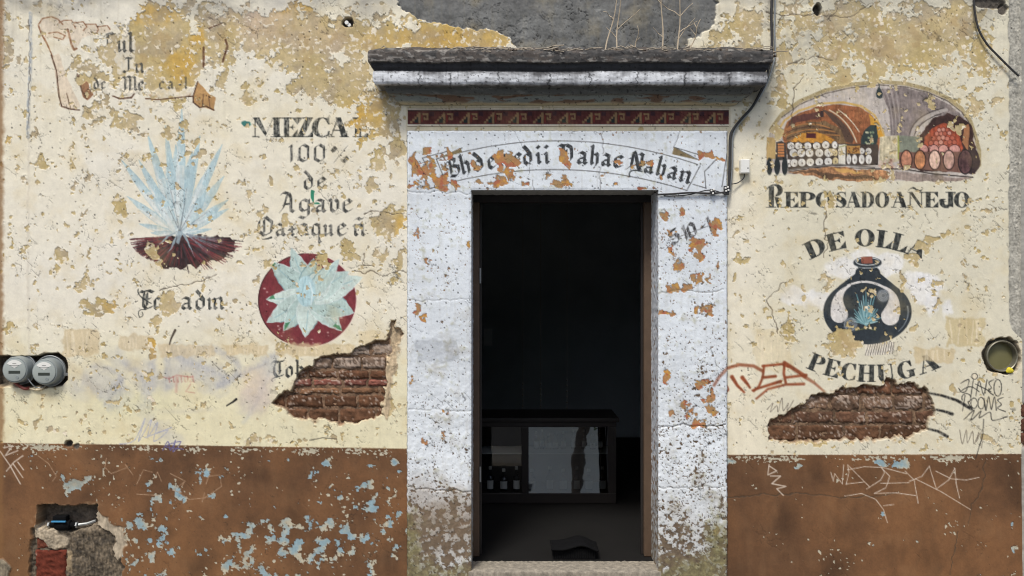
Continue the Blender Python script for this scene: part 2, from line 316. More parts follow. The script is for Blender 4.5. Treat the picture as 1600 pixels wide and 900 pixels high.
W.own = np.where((W.own == sc_id) & (X > 300), fr3, np.where((W.own == sc_id) & (X > 170), fr2, np.where((W.own == sc_id) & (X > 117) & (Y > 108), fr1, W.own)))
t_id = reg('lettering', None, 'broken black letter lines inside the faded scroll')
t_scroll = t_id
bl_text(W, [('P', 164), ('u', 184), ('l', 200)], 19, INK2, t_id, lambda x: (80, 0))
bl_text(W, [('I', 196), ('n', 211)], 15, INK2, t_id, lambda x: (114, 0))
bl_text(W, [('d', 142), ('e', 156), ('M', 190), ('e', 214), ('x', 244), ('i', 258), ('c', 266), ('a', 276), ('l', 290)], 15, INK2, t_id, lambda x: (140, 0))

# ---- tall blue agave on dark soil
ag = reg('agave_mural', None, 'pale blue spiky agave painted on a dark red soil mound')
soil = [(208, 391), (216, 382), (232, 372), (248, 368), (280, 366), (320, 367), (350, 367), (376, 374), (372, 384), (376, 388), (364, 398), (352, 404), (342, 412), (322, 414), (310, 422), (296, 420), (280, 427), (268, 420), (252, 422), (242, 414), (226, 408), (222, 400)]
W.poly([(281 + (x - 281) * .93, 385 + (y - 385) * .9) for x, y in soil], rgb(62, 43, 42), own=ag, rag=4, var=.3)
rng = random.Random(4)
for i in range(190):
    a = rng.uniform(4, 176); r0 = rng.uniform(14, 62); r1 = rng.uniform(70, 102)
    fx, fy = math.cos(math.radians(a)), math.sin(math.radians(a)) * 0.58
    p0 = (281 + fx * r0, 370 + fy * r0); r1 = min(r1, 100 if a < 90 else 78); r1 = max(r1, r0 + 8); p1 = (281 + fx * r1, 370 + fy * r1)
    W.line([p0, p1], (3.4, 0.9), rng.choice([rgb(112, 46, 50), rgb(60, 40, 42), rgb(128, 60, 62), rgb(48, 38, 40), rgb(70, 58, 60)]), own=ag, wear=.5)
bls = [rgb(210, 218, 213), rgb(198, 211, 210), rgb(218, 223, 216), rgb(187, 205, 206), rgb(208, 217, 213)]
leaves = [(258, 196, 7), (312, 212, 9), (274, 226, 12), (300, 236, 13), (217, 250, 9), (262, 240, 13), (330, 258, 11), (284, 170, 10), (230, 208, 9), (190, 250, 8), (347, 226, 9), (350, 275, 10), (199, 307, 8), (356, 312, 8), (357, 326, 7), (240, 290, 12), (322, 300, 11), (218, 350, 6), (330, 358, 4), (236, 364, 5)]
for i, (tx, ty, w) in enumerate(leaves):
    w = w * 1.55
    bx, by = 279 + (tx - 279) * .03, 366
    dx, dy = tx - bx, ty - by; L = math.hypot(dx, dy); nx, ny = -dy / L, dx / L
    lf = reg('leaf', ag); c = bls[i % 5]
    pts = [(bx, by)] + [(bx + dx * f + nx * w * k, by + dy * f + ny * w * k) for f, k in ((.25, .42), (.5, .5), (.75, .36))] + [(tx, ty)] + [(bx + dx * f - nx * w * k, by + dy * f - ny * w * k) for f, k in ((.75, .36), (.5, .5), (.25, .42))]
    W.poly(pts, c, own=lf, a=.74, rag=1, wear=.3)
    W.line(pts[1:5], (1.5, 1.0), rgb(138, 178, 190), a=.75, wear=.35); W.line(pts[4:], (.9, 1.3), rgb(160, 192, 200), a=.6, wear=.45)
    tp = [(bx + dx * f + nx * w * k, by + dy * f + ny * w * k) for f, k in ((.55, .46), (.75, .36))] + [(tx, ty)] + [(bx + dx * f - nx * w * k, by + dy * f - ny * w * k) for f, k in ((.75, .36), (.55, .2))]
    W.poly(tp, rgb(158, 194, 202), a=.62, wear=.3, rag=.6, own=lf)
    W.poly([pts[0], pts[1], pts[2], pts[3], pts[4], ((pts[3][0] + pts[5][0]) / 2, (pts[3][1] + pts[5][1]) / 2), ((pts[2][0] + pts[6][0]) / 2, (pts[2][1] + pts[6][1]) / 2)], rgb(174, 199, 201), a=.5, wear=.4)
    W.line([(bx + dx * .15 - nx * w * .2, by + dy * .15 - ny * w * .2), (bx + dx * .7 - nx * w * .2, by + dy * .7 - ny * w * .2)], (2.6, 1), rgb(220, 228, 226), a=.6, wear=.4)
for tx, ty in [(265, 290), (292, 292), (309, 310), (288, 318), (326, 330), (262, 322)]:
    W.line([(281, 362), (tx, ty)], (2.0, .8), rgb(104, 112, 118), a=.6, wear=.4)
for p in ([(280, 356), (268, 384), (262, 396), (274, 380)], [(276, 362), (252, 380), (246, 384), (262, 368)], [(284, 364), (302, 398), (304, 402), (290, 366)], [(278, 360), (276, 380), (280, 382), (286, 362)]):
    lf = reg('leaf', ag); W.poly(p, rgb(150, 168, 174), own=lf, rag=.8, wear=.2)
for i in range(16):
    a = rng.uniform(10, 60); W.line([(292, 366), (292 + 60 * math.cos(math.radians(a)), 366 + 34 * math.sin(math.radians(a)))], (2, .8), rgb(140, 150, 158), a=.5, wear=.6)
t_id = reg('lettering', None, 'black letter word under the tall agave')
bl_text(W, [('E', 216, 243), ('s', 240, 250) if 's' in BL else ('c', 240, 252), ('p', 256, 276), ('a', 283, 302), ('d', 305, 323), ('í', 325, 332), ('n', 333, 352)], 20, INK, t_id, lambda x: (484, 0))
W.line(bez((228, 484), (216, 482), (216, 490), 6) + bez((218, 496), (226, 494), (222, 488), 6), 1.2, INK, own=t_id); W.line(bez((236, 474), (212, 462), (216, 452), 8), 1.4, INK)

# ---- text column
t_id = reg('lettering', None, 'large black fat-face word at the head of the text column')
fat_text(W, [('M', 394, 440), ('E', 441, 466), ('Z', 463, 489), ('C', 487, 516), ('A', 513, 545), ('L', 551, 579)], 183.5, 31, INK, t_id, wear=.5)
t_id = reg('lettering', None, 'black letter percentage line')
bl_text(W, [('1', 450, 461), ('0', 465, 487), ('0', 489, 512)], 19, INK2, t_id, lambda x: (253, 0), wear=.45)
bl_text(W, [('%', 516, 548)], 18, INK2, t_id, lambda x: (254, 0), wear=.3)
t_id = reg('lettering', None, 'short worn black letter word between the longer lines')
bl_text(W, [('d', 474, 492), ('e', 495, 512)], 19, INK2, t_id, lambda x: (296, 0), wear=.5)
t_id = reg('lettering', None, 'black letter plant name with a green stain at its middle')
bl_text(W, [('A', 438, 466), ('g', 466, 489), ('a', 492, 511), ('v', 514, 532), ('e', 534, 553)], 21, INK2, t_id, lambda x: (332, 0), wear=.45)
W.poly([(486, 296), (492, 298), (490, 316), (497, 316), (500, 320), (490, 318), (485, 310)], rgb(50, 130, 100), rag=1)
W.ell(384, 193, 8, 4, rgb(62, 120, 112), rag=3)
t_id = reg('lettering', None, 'wide black letter line above the red disc')
bl_text(W, [('O', 402, 430), ('a', 430, 448), ('x', 450, 466), ('a', 468, 484), ('q', 486, 504), ('u', 506, 522), ('e', 526, 543), ('ñ', 552, 573)], 20, INK2, t_id, lambda x: (369, 0), wear=.45)
W.line([(410, 374), (418, 373), (424, 371)], (1, 3), INK)

# ---- red disc with agave rosette
dk = reg('rosette_mural', None, 'dark red disc with a pale agave rosette painted over it')
W.ell(480, 469, 76.5, 73, rgb(128, 48, 54), own=dk, var=.1)
W.line(arc(480, 469, 76, 72.5, 120, 265, 30), 1.5, rgb(70, 34, 38))
W.line(arc(480, 469, 77, 73.5, -60, 110, 30), 1.2, rgb(226, 196, 186), a=.7)
def saw(a, b, w0, n, amp):
    (ax, ay), (bx, by) = a, b; dx, dy = bx - ax, by - ay; L = math.hypot(dx, dy); nx, ny = -dy / L, dx / L; o = []
    for i in range(n + 1):
        f = i / n; w = w0 * .95 * math.sin(math.pi * (.24 + .76 * f)); o.append((ax + dx * f + nx * (w + (amp if i % 2 else 0)), ay + dy * f + ny * (w + (amp if i % 2 else 0))))
    return o
def rleaf(b, tip, w, col):
    w = w * 1.14
    lf = reg('leaf', dk)
    p = saw(b, tip, w, 12, 1.0) + saw(b, tip, -w, 12, -1.0)[::-1]
    W.poly(p, col, own=lf, var=.08); W.line(saw(b, tip, w, 12, 1.0), 1.3, rgb(222, 230, 226), a=.6); W.line(saw(b, tip, -w, 12, -1.0)[:10], 1.8, rgb(124, 158, 160), a=.85)
    W.line([((b[0] * .7 + tip[0] * .3), (b[1] * .7 + tip[1] * .3)), ((b[0] * .2 + tip[0] * .8), (b[1] * .2 + tip[1] * .8))], 1.6, rgb(150, 186, 188), a=.8)
rc = [rgb(188, 209, 199), rgb(176, 200, 191), rgb(199, 215, 204)]
for i, (tx, ty, w) in enumerate([(455, 387, 14), (421, 408, 16), (416, 468, 12), (417, 504, 16), (443, 517, 14), (477, 527, 16), (534, 517, 15), (553, 489, 20), (566, 433, 18), (545, 424, 16), (490, 404, 17), (512, 420, 18), (530, 405, 12)]):
    a = math.atan2(ty - 466, tx - 484); rleaf((484 + 4 * math.cos(a), 464 + 4 * math.sin(a)), (tx, ty), w, rc[i % 3])
W.ell(478, 455, 15, 24, rgb(178, 210, 212), var=.08); W.line([(474, 476), (472, 455), (478, 434)], 1.5, rgb(146, 184, 188)); W.line([(484, 442), (488, 458), (486, 476)], 2, rgb(208, 226, 224))
for p in ([(417, 468), (428, 461), (430, 468)], [(443, 517), (446, 503), (454, 502), (450, 511)], [(534, 517), (519, 510), (524, 505), (530, 508)], [(421, 408), (430, 411), (426, 417)]): W.poly(p, rgb(72, 140, 96), rag=1.5)
for i in range(26):
    a = rng.uniform(0, 6.28); r = rng.uniform(52, 70); W.ell(480 + r * math.cos(a), 469 + r * math.sin(a), rng.uniform(.8, 2.2), rng.uniform(.6, 1.3), rgb(214, 170, 160), rag=1, a=.8)
t_id = reg('lettering', None, 'black letter word cut off by the left plaster hole')
bl_text(W, [('T', 424, 446), ('o', 446, 460), ('b', 462, 476), ('a', 478, 492)], 18, INK, t_id, lambda x: (590, 0), wear=.2)
W.line(bez((436, 588), (420, 592), (426, 596), 6), 1.2, INK)

# ---- barrel cellar under arches
ce = reg('cellar_mural', None, 'painted brick-arched cellar with stacked barrels in orange and white')
outer = [(1197, 268), (1198, 222), (1206, 200), (1222, 178), (1250, 158), (1290, 141), (1330, 132), (1375, 128), (1415, 131), (1450, 140), (1480, 153), (1502, 170), (1516, 190), (1524, 214), (1530, 236), (1530, 258), (1522, 272), (1500, 280), (1440, 284), (1380, 282), (1320, 278), (1260, 272), (1232, 272)]
W.poly(outer, rgb(190, 178, 166), own=ce, rag=1, var=.1)
W.line(outer[2:16], 6, rgb(172, 152, 104), own=ce, wear=.2); W.line([(x, y + 5) for x, y in outer[3:14]], 1.6, rgb(92, 80, 66), wear=.3)
W.poly([(1374, 140), (1410, 136), (1448, 146), (1484, 164), (1508, 186), (1450, 180), (1424, 214), (1392, 212), (1388, 170)], rgb(136, 122, 116), rag=1, var=.16)
for k in range(7): W.line(bez((1378 + k * 4, 138), (1392 + k * 3, 168), (1392 + k * 2.4, 212), 10), 1, rgb(196, 188, 180) if k % 2 else rgb(88, 80, 78), a=.65, wear=.4)
W.line(bez((1424, 212), (1430, 182), (1478, 172), 12), 5, rgb(176, 164, 154)); W.line(bez((1428, 212), (1436, 188), (1470, 178), 12), 1.4, rgb(64, 56, 54)); W.line(bez((1421, 210), (1426, 180), (1474, 169), 12), 1.2, rgb(70, 62, 60))
a1 = reg('arch', ce)   # big orange vault
W.poly([(1222, 206), (1230, 190), (1250, 176), (1280, 166), (1312, 163), (1340, 167), (1360, 178), (1372, 194), (1378, 214), (1372, 236), (1230, 240)], rgb(150, 88, 52), own=a1, rag=1, var=.22)
W.line([(1216, 204), (1226, 188), (1248, 173), (1282, 162), (1318, 160), (1346, 166), (1366, 180), (1378, 204), (1381, 214)], 3.4, rgb(206, 164, 84), own=a1, wear=.2)
W.poly([(1358, 178), (1372, 192), (1380, 214), (1366, 216), (1360, 196)], rgb(212, 150, 44), own=a1, rag=1)
W.poly([(1284, 170), (1300, 176), (1322, 196), (1334, 218), (1332, 224), (1318, 222), (1312, 200), (1296, 184)], rgb(92, 68, 54), rag=1); W.line(bez((1296, 172), (1326, 188), (1338, 222), 12), 2, rgb(216, 196, 160), wear=.2); W.line(bez((1310, 172), (1330, 186), (1342, 206), 12), 1.6, rgb(226, 210, 180), wear=.3)
W.poly([(1230, 198), (1238, 184), (1252, 180), (1284, 174), (1280, 186), (1254, 188)], rgb(86, 52, 48), rag=2, a=.85)
W.poly([(1230, 214), (1240, 198), (1262, 190), (1290, 190), (1314, 202), (1322, 224), (1318, 232), (1296, 212), (1262, 206), (1232, 224)], rgb(122, 92, 60), rag=1, var=.2)
for k in range(5): W.line(bez((1229, 202 + k * 5), (1262, 186 + k * 5), (1296 + 4 * k, 200 + k * 3), 10), 1.4, rgb(70, 46, 40) if k % 2 else rgb(190, 120, 60), wear=.3)
W.poly([(1234, 222), (1252, 208), (1276, 206), (1296, 214), (1306, 222), (1300, 228), (1236, 224)], rgb(206, 138, 46), rag=1, var=.12)
W.rect(1260, 208, 1275, 216, rgb(84, 36, 38), rag=.6); W.rect(1282, 173, 1287, 183, rgb(60, 44, 42), rag=.6)
W.poly([(1344, 218), (1350, 204), (1360, 196), (1370, 196), (1372, 214), (1368, 234), (1346, 232)], rgb(52, 64, 62), rag=1)
for i in range(14): W.ell(rng.uniform(1352, 1366), rng.uniform(1, 1) * rng.uniform(206, 228), 1.6, 1.6, rng.choice([rgb(150, 164, 120), rgb(96, 120, 96), rgb(190, 190, 150)]), rag=.6)
W.poly([(1229, 222), (1372, 226), (1372, 258), (1300, 260), (1232, 266)], rgb(74, 62, 54), rag=.5)   # dark behind the barrels
wb = rgb(222, 216, 204)
def barrel(cx, cy, rx, ry, c, rim=rgb(70, 58, 50), knot=True):
    b = reg('barrel', ce); W.ell(cx, cy, rx + .9, ry + .9, rim, own=b); W.ell(cx, cy, rx, ry, c, own=b, var=.14)
    W.ell(cx, cy, rx * .72, ry * .72, c * .93, a=.5); 
    if knot: W.ell(cx + rx * .1, cy + ry * .15, rx * .18, ry * .22, rim, a=.8)
for row, (y0, xx, r) in enumerate([(228, [1236, 1248, 1262, 1276, 1290, 1304], 5.6), (239, [1240, 1252, 1265, 1280, 1294], 6.2), (239, [1305], 5), (255, [1232, 1241, 1253, 1266, 1280, 1294, 1305], 6)]):
    for k, x in enumerate(xx): barrel(x, y0 - (k * .5 if row == 3 else 0) - (1.5 if row == 0 and k > 3 else 0), r if x < 1304 else r * .75, r * 1.02, wb if x != 1305 else rgb(206, 184, 130))
for x in (1346, 1357): barrel(x, 236, 4.6, 4.8, wb)
for x in (1326, 1335, 1346, 1357): barrel(x, 249, 3.6 + (x - 1326) * .04, 7.6, wb)
W.rect(1310, 226, 1321, 258, rgb(220, 212, 192), rag=.8); W.line([(1311, 230), (1322, 227)], 2, rgb(160, 160, 110)); W.rect(1323, 228, 1344, 240, rgb(186, 132, 62), rag=1)
for i in range(20): W.ell(rng.uniform(1325, 1342), rng.uniform(230, 239), 1.1, 1.1, rgb(110, 66, 36))
W.line([(1232, 266), (1270, 260), (1310, 257), (1366, 262)], 2.2, rgb(110, 104, 98)); W.line([(1232, 268), (1290, 261), (1366, 264)], 1, rgb(50, 44, 42))
W.poly([(1198, 214), (1212, 216), (1212, 248), (1198, 250)], rgb(192, 158, 96), rag=1); W.poly([(1213, 222), (1222, 220), (1228, 224), (1230, 250), (1212, 250)], rgb(66, 60, 56), rag=.6)
for k in range(5): W.rect(1215.5, 224 + k * 4.3, 1225.5, 227.4 + k * 4.3, rgb(200, 124, 66), rag=.4)
for x in (1202.5, 1214.5, 1226.5):
    b = reg('barrel', ce); W.ell(x, 260, 4.8, 13.5, rgb(44, 50, 50), own=b)
W.poly([(1232, 268), (1300, 262), (1366, 265), (1396, 272), (1380, 282), (1330, 284), (1270, 276)], rgb(170, 118, 76), rag=2.5, var=.3, own=ce)
W.poly([(1232, 270), (1262, 270), (1300, 278), (1360, 280), (1372, 276), (1300, 272), (1262, 266)], rgb(78, 60, 46), rag=3, a=.7)
W.poly([(1300, 264), (1340, 266), (1350, 271), (1312, 270)], rgb(214, 160, 84), rag=2)
W.poly([(1374, 214), (1404, 212), (1404, 252), (1374, 258)], rgb(196, 182, 146), rag=.8, var=.2); W.poly([(1403, 212), (1436, 214), (1437, 236), (1404, 250)], rgb(128, 132, 112), rag=.6, var=.12); W.line([(1403, 213), (1404, 248)], 3, rgb(160, 160, 70), wear=.3)
for i in range(40): W.ell(rng.uniform(1374, 1398), 262 - rng.uniform(0, 1) ** 1.6 * 14, 1.9, 1.7, rng.choice([rgb(214, 190, 168), rgb(150, 110, 90), rgb(196, 160, 140)]))
a2 = reg('arch', ce)   # dark right-hand vault
W.poly([(1436, 236), (1438, 212), (1446, 196), (1462, 184), (1480, 178), (1500, 182), (1514, 192), (1520, 206), (1523, 236), (1520, 268), (1436, 268)], rgb(66, 44, 40), own=a2, rag=2, var=.2)
W.poly([(1441, 236), (1444, 214), (1456, 200), (1474, 192), (1490, 198), (1500, 214), (1504, 232), (1500, 240)], rgb(164, 70, 44), own=a2, rag=1, var=.25)
for r_, n_, y0 in ((3.6, 6, 230), (3.4, 6, 223), (3.2, 5, 216), (3, 4, 209), (2.8, 3, 203)):
    for k in range(n_):
        x = 1473 + (k - (n_ - 1) / 2) * (r_ * 2.15) + rng.uniform(-1, 1); y = y0 + rng.uniform(-1, 1)
        b = reg('barrel', ce); W.ell(x, y, r_ + .7, r_ + .7, rgb(92, 40, 34), own=b); W.ell(x, y, r_, r_, rng.choice([rgb(204, 116, 92), rgb(186, 92, 66), rgb(212, 138, 116)]), own=b)
W.poly([(1503, 222), (1507, 196), (1513, 194), (1514, 206), (1512, 236)], rgb(172, 112, 70), rag=1)
for x, r_ in ((1443, 6.3), (1458.5, 7), (1473.5, 7), (1491, 8.4)):
    b = reg('barrel', ce); W.ell(x, 234, r_ + 1, 8, rgb(60, 36, 34), own=b); W.ell(x, 234, r_, 7.2, rgb(200, 138, 124), own=b, var=.16)
W.poly([(1404, 238), (1526, 236), (1524, 272), (1404, 262)], rgb(122, 84, 70), rag=.8, var=.15)
for x, c in ((1416, rgb(190, 112, 76)), (1437, rgb(206, 120, 62)), (1460, rgb(206, 164, 142)), (1482, rgb(196, 144, 128))):
    b = reg('barrel', ce); W.ell(x, 250, 9.6, 16, rgb(52, 36, 32), own=b); W.ell(x, 250, 8, 14.2, c, own=b, var=.25); W.ell(x, 250, 8, 14.2, rgb(235, 205, 180), a=.2)
b = reg('barrel', ce); W.ell(1518, 252, 13, 20, rgb(58, 44, 46), own=b, rag=1); W.ell(1508, 253, 11, 19, rgb(86, 58, 58), own=b, var=.3); W.line(arc(1508, 253, 11, 19, 0, 360, 30), 1.5, rgb(34, 28, 30))
W.line([(1366, 264), (1410, 264), (1460, 272), (1520, 277)], 2, rgb(66, 58, 54)); W.poly([(1400, 268), (1460, 274), (1516, 279), (1500, 283), (1430, 285), (1396, 280)], rgb(150, 132, 120), rag=2, var=.2)
W.poly([(1369.5, 141), (1373, 135), (1376.5, 141), (1379, 146), (1378.5, 153), (1374, 154.5), (1369, 152), (1368.5, 146)], rgb(52, 62, 62), own=reg('lantern', ce)); W.line([(1373, 131), (1374, 137)], 1.4, rgb(52, 62, 62))
t_id = reg('lettering', None, 'bold black capitals running under the cellar painting')
fat_text(W, [('R', 1196, 1225), ('E', 1225.5, 1248.5), ('P', 1248, 1273.5), ('O', 1274, 1301), ('S', 1305, 1322.5), ('A', 1321, 1345), ('D', 1345, 1366.5), ('O', 1367, 1389), ('A', 1392, 1417.5), ('Ñ', 1416.5, 1443), ('E', 1444, 1467), ('J', 1467.5, 1492), ('O', 1490, 1515.5)], 300, 24.5, INK, t_id, wear=.25)

# ---- round black jar
white = rgb(232, 230, 226)
for e in [(1240, 462, 22, 14), (1280, 468, 24, 14), (1316, 420, 28, 16), (1350, 400, 22, 10), (1388, 412, 26, 18), (1448, 450, 26, 26), (1455, 475, 10, 18), (1480, 482, 8, 14), (1434, 440, 20, 16)]: W.ell(*e, white, rag=5, soft=5, a=.8)
jar = reg('jar_mural', None, 'round black clay jar painted with two pale drops and a small agave')
W.poly([(1352, 538), (1396, 534), (1398, 546), (1390, 553), (1352, 556)], rgb(226, 216, 196), own=reg('stand', jar)); 
for k in range(12): W.line([(1352 + k * 3.8, 555 - k * .2), (1357 + k * 3.6, 538 - k * .3)], 1.1, rgb(76, 70, 64), wear=.3)
jc = rgb(48, 56, 62)
W.ell(1355.5, 487, 69, 51, jc, own=jar, var=.1)
W.poly([(1344, 416), (1337, 422), (1336, 428), (1312, 446), (1298, 460), (1412, 460), (1398, 446), (1376, 428), (1374, 422), (1368, 416)], jc, own=jar, var=.1)
W.ell(1355.5, 410.5, 22, 9.5, jc, own=jar); W.line(arc(1355.5, 408.5, 18, 6, 0, 360, 30), 1.4, rgb(200, 204, 200)); W.line(arc(1355.5, 413, 20, 6, 20, 160, 16), 1, rgb(190, 196, 194))
W.rect(1346, 401, 1363, 411, rgb(150, 82, 64), own=reg('cork', jar), rag=1.2)
dp = rgb(214, 208, 200)
tw = [3 + 24 * (i / 14) ** 1.25 for i in range(15)]
d1 = reg('drop', jar); W.line(bez((1328, 446), (1302, 460), (1311.5, 491), 14), tw, dp, own=d1, var=.08)
d2 = reg('drop', jar); W.line(bez((1383, 449), (1405, 462), (1391, 494), 14), [w_ * 1.06 for w_ in tw], dp, own=d2, var=.08)
W.line(bez((1325, 446), (1356, 432), (1386, 452), 12), (3, 4), dp); 
for k in range(21):
    a = math.radians(180 + 8 + k * 8.2); L = (58 if 6 < k < 14 else 40) * (0.86 + .14 * math.sin(k * 2.1)); c = [rgb(120, 168, 172), rgb(92, 140, 146), rgb(150, 190, 190)][k % 3]
    b0 = (1353, 508 - abs(k - 10) * .2)
    W.line(bez(b0, (b0[0] + .5 * L * math.cos(a) * .8, b0[1] + .55 * L * math.sin(a)), (b0[0] + L * math.cos(a) * .62, b0[1] + L * math.sin(a) * .92), 6), (3.6, 1.2), c, own=reg('leaf', jar))
W.line([(1338, 516), (1356, 513), (1368, 516)], 1.5, rgb(100, 104, 60)); 
for cx, cy, r in ((1329, 507, 11), (1380, 462, 10)):
    W.ell(cx, cy, r, r, rgb(150, 156, 160), a=.5, soft=4)
    for q in (.35, .6, .85): W.line(arc(cx, cy, r * q, r * q, 0, 330, 18), 1.2, rgb(190, 194, 196), a=.5)
W.line(arc(1355, 487, 64, 47, -10, 40, 14), (2.5, 1), rgb(150, 160, 166), a=.7)
def tf_arc(cx, cy, R, sgn):
    def f(x, y):
        th = (x - cx) / R; r = R + sgn * y       # y: 0 at the baseline, negative upwards
        return cx + (R - sgn * y) * math.sin(th), cy - sgn * (R - sgn * y) * math.cos(th)
    return f
t_id = reg('lettering', None, 'black capitals arching over the jar')
fat_text(W, [('D', 1262, 1293), ('E', 1295, 1324), ('O', 1337, 1366), ('L', 1368, 1392), ('L', 1391, 1415), ('A', 1414, 1445)], -27, 27, INK, t_id, tf=tf_arc(1352, 385 + 187, 187, 1), wear=.2)
t_id = reg('lettering', None, 'black capitals curving below the jar')
fat_text(W, [('P', 1256, 1282), ('E', 1284, 1309), ('C', 1311, 1336), ('H', 1338, 1368), ('U', 1370, 1400), ('G', 1404, 1434), ('A', 1438, 1474)], -27, 27, INK, t_id, tf=tf_arc(1363, 340, 257, -1), wear=.25)

lum = W.col.mean(-1, keepdims=True); fd = ((W.own > 0) * .16)[..., None]; W.col[:] = W.col * (1 - fd) + lum * fd
# ---- stepped fret frieze under the cornice
fr = reg('frieze', None, 'dark red stepped fret band painted under the cornice')
W.rect(634, 150, 1142, 206, rgb(206, 192, 156), a=.55)
W.rect(637, 169.5, 1139, 196.5, rgb(236, 226, 204), own=fr); W.rect(637, 171.6, 1139, 194.2, rgb(92, 50, 46), own=fr, var=.16)
W.rect(637, 171.6, 1139, 173.6, rgb(58, 40, 38)); W.line([(637, 197.4), (1139, 197.4)], 1, rgb(120, 104, 80)); W.line([(637, 168.8), (1139, 168.8)], 1, rgb(120, 104, 80))
x = 641
while x < 1132:
    g = reg('fret', fr, None); tan = rgb(146, 118, 84); q = 3.4
    for k in range(4): W.rect(x + k * q, 189 - k * q, x + (k + 1) * q + .4, 192.6 - k * q, tan, own=g, rag=.4)
    W.rect(x + 4 * q - 1, 176, x + 4 * q + 2.6, 193, tan, own=g, rag=.4); W.rect(x + 2 * q, 186.4, x + 4 * q - 1, 191.6, rgb(44, 52, 50), own=g, rag=.4); W.rect(x + 3 * q, 183, x + 4 * q - 1, 186.6, rgb(44, 52, 50), own=g, rag=.4)
    W.rect(x + 19, 177, x + 28, 179.8, tan, own=g, rag=.4); W.rect(x + 25.4, 177, x + 28, 187, tan, own=g, rag=.4); W.rect(x + 21.4, 184.6, x + 28, 187, tan, own=g, rag=.4); W.rect(x + 21.4, 182.6, x + 23.6, 187, tan, own=g, rag=.4)
    W.rect(x + 17.4, 179.6, x + 19.6, 191, rgb(124, 54, 46), rag=.4); W.rect(x + 30, 174.5, x + 37, 181, rgb(66, 42, 48), rag=.5)
    x += 38.4

# ---- spray haze, poster ghosts, stains
for e in [(160, 600, 30, 20), (185, 620, 18, 22), (190, 565, 22, 10), (230, 590, 26, 20), (290, 565, 34, 18), (330, 590, 30, 24), (270, 590, 14, 26), (120, 605, 20, 12), (420, 575, 18, 16), (400, 620, 20, 30), (250, 670, 40, 10)]:
    W.ell(*e, rgb(186, 184, 182), rot=.7, soft=16, rag=7, a=.5)
for p, w_ in (([(134, 594), (152, 612), (172, 634)], 12), ([(148, 572), (186, 586), (168, 630)], 9), ([(190, 590), (182, 632)], 11), ([(196, 568), (224, 598), (222, 636)], 10), ([(240, 560), (232, 632)], 10), ([(258, 552), (328, 545), (374, 575), (344, 602)], 12), ([(282, 560), (350, 588)], 11), ([(344, 602), (420, 562), (440, 545)], 9), ([(262, 562), (262, 604)], 10)):
    W.line(smooth2(p), w_, rgb(178, 177, 178), soft=8, rag=3, a=.6, wear=.35)
W.line(bez((100, 560), (180, 660), (330, 640), 14), 5, rgb(196, 190, 176), soft=6, a=.35); W.line(bez((430, 560), (400, 640), (380, 660), 10), 5, rgb(190, 190, 186), soft=6, a=.45)
W.ell(400, 610, 26, 34, rgb(206, 180, 166), soft=20, rag=6, a=.4); W.ell(210, 632, 60, 18, rgb(214, 210, 170), soft=20, rag=6, a=.4)
for r_ in [(98, 515, 155, 556, rgb(206, 186, 148)), (186, 524, 240, 547, rgb(204, 186, 152)), (250, 538, 334, 558, rgb(206, 188, 154)), (350, 538, 420, 556, rgb(208, 188, 150)), (1480, 497, 1538, 541, rgb(196, 178, 134)), (1428, 544, 1490, 566, rgb(204, 184, 144)), (1180, 515, 1238, 580, rgb(220, 206, 172)), (560, 516, 612, 540, rgb(222, 206, 170)), (430, 538, 552, 556, rgb(206, 186, 146))]:
    W.rect(*r_[:4], r_[4], rag=4, soft=3, a=.75)
    for k in range(7):
        x0 = rng.uniform(r_[0] + 3, r_[2] - 3); W.line([(x0, r_[1] + 4), (x0 + rng.uniform(-4, 4), r_[3] - 4)], rng.uniform(1, 3), rgb(228, 214, 184), a=.6, rag=1)
bl_text(W, [('u', 262, 275), ('n', 276, 286), ('v', 287, 295), ('a', 296, 305)], 11, rgb(170, 104, 98), reg('lettering', None, 'faint red smeared word low on the wall'), lambda x: (598, 0), a=.6, wear=.6)
W.line([(276, 590), (275, 612)], 4, rgb(190, 130, 120), a=.4, soft=3); W.line([(298, 600), (290, 612), (304, 614)], 2, rgb(176, 110, 104), a=.45, wear=.4)
W.line([(252, 588), (264, 592), (276, 586), (300, 590)], 2, rgb(170, 90, 88), a=.5, wear=.4)

# ---- dado
DADO = reg('dado', None, 'brown painted lower band of the wall with blue and white flakes')
ylim = np.where(X < 800, 692 + 9 * X / 636, 711 - 1.5 * (X - 1130) / 460)
dm = np.clip(0.5 + (Y - ylim - 0.5 * W.n_str) / 1.3, 0, 1)
bt = np.clip(0.5 + n_big + 0.6 * n_mid, 0, 1)[..., None]
dcol = rgb(98, 69, 46) * (1 - bt) + rgb(120, 84, 54) * bt
dcol = dcol * (1 + 0.05 * n_sm + 0.05 * n_grit + .05 * n_mid)[..., None]
lowl = (sstep(760, 900, Y) * (1 - sstep(50, 640, X)))[..., None]; dcol = dcol * (1 - .3 * lowl) + rgb(128, 94, 58) * .3 * lowl
fade = np.clip(.5 * fbm(X / 90, Y / 50, 4, 171) + .35 * fbm(X / 14, Y / 40, 3, 172), 0, 1)[..., None]; dcol = dcol * (1 - .42 * fade) + rgb(150, 118, 86) * .42 * fade
dark_ = np.clip(.6 * fbm(X / 70, Y / 90, 4, 173) - .05, 0, 1)[..., None]; dcol = dcol * (1 - .5 * dark_)
W.col[:] = W.col * (1 - dm[..., None]) + dcol * dm[..., None]
W.own = np.where(dm > 0.5, DADO, W.own); W.rough -= dm * 0.2; W.hgt += dm * 0.5

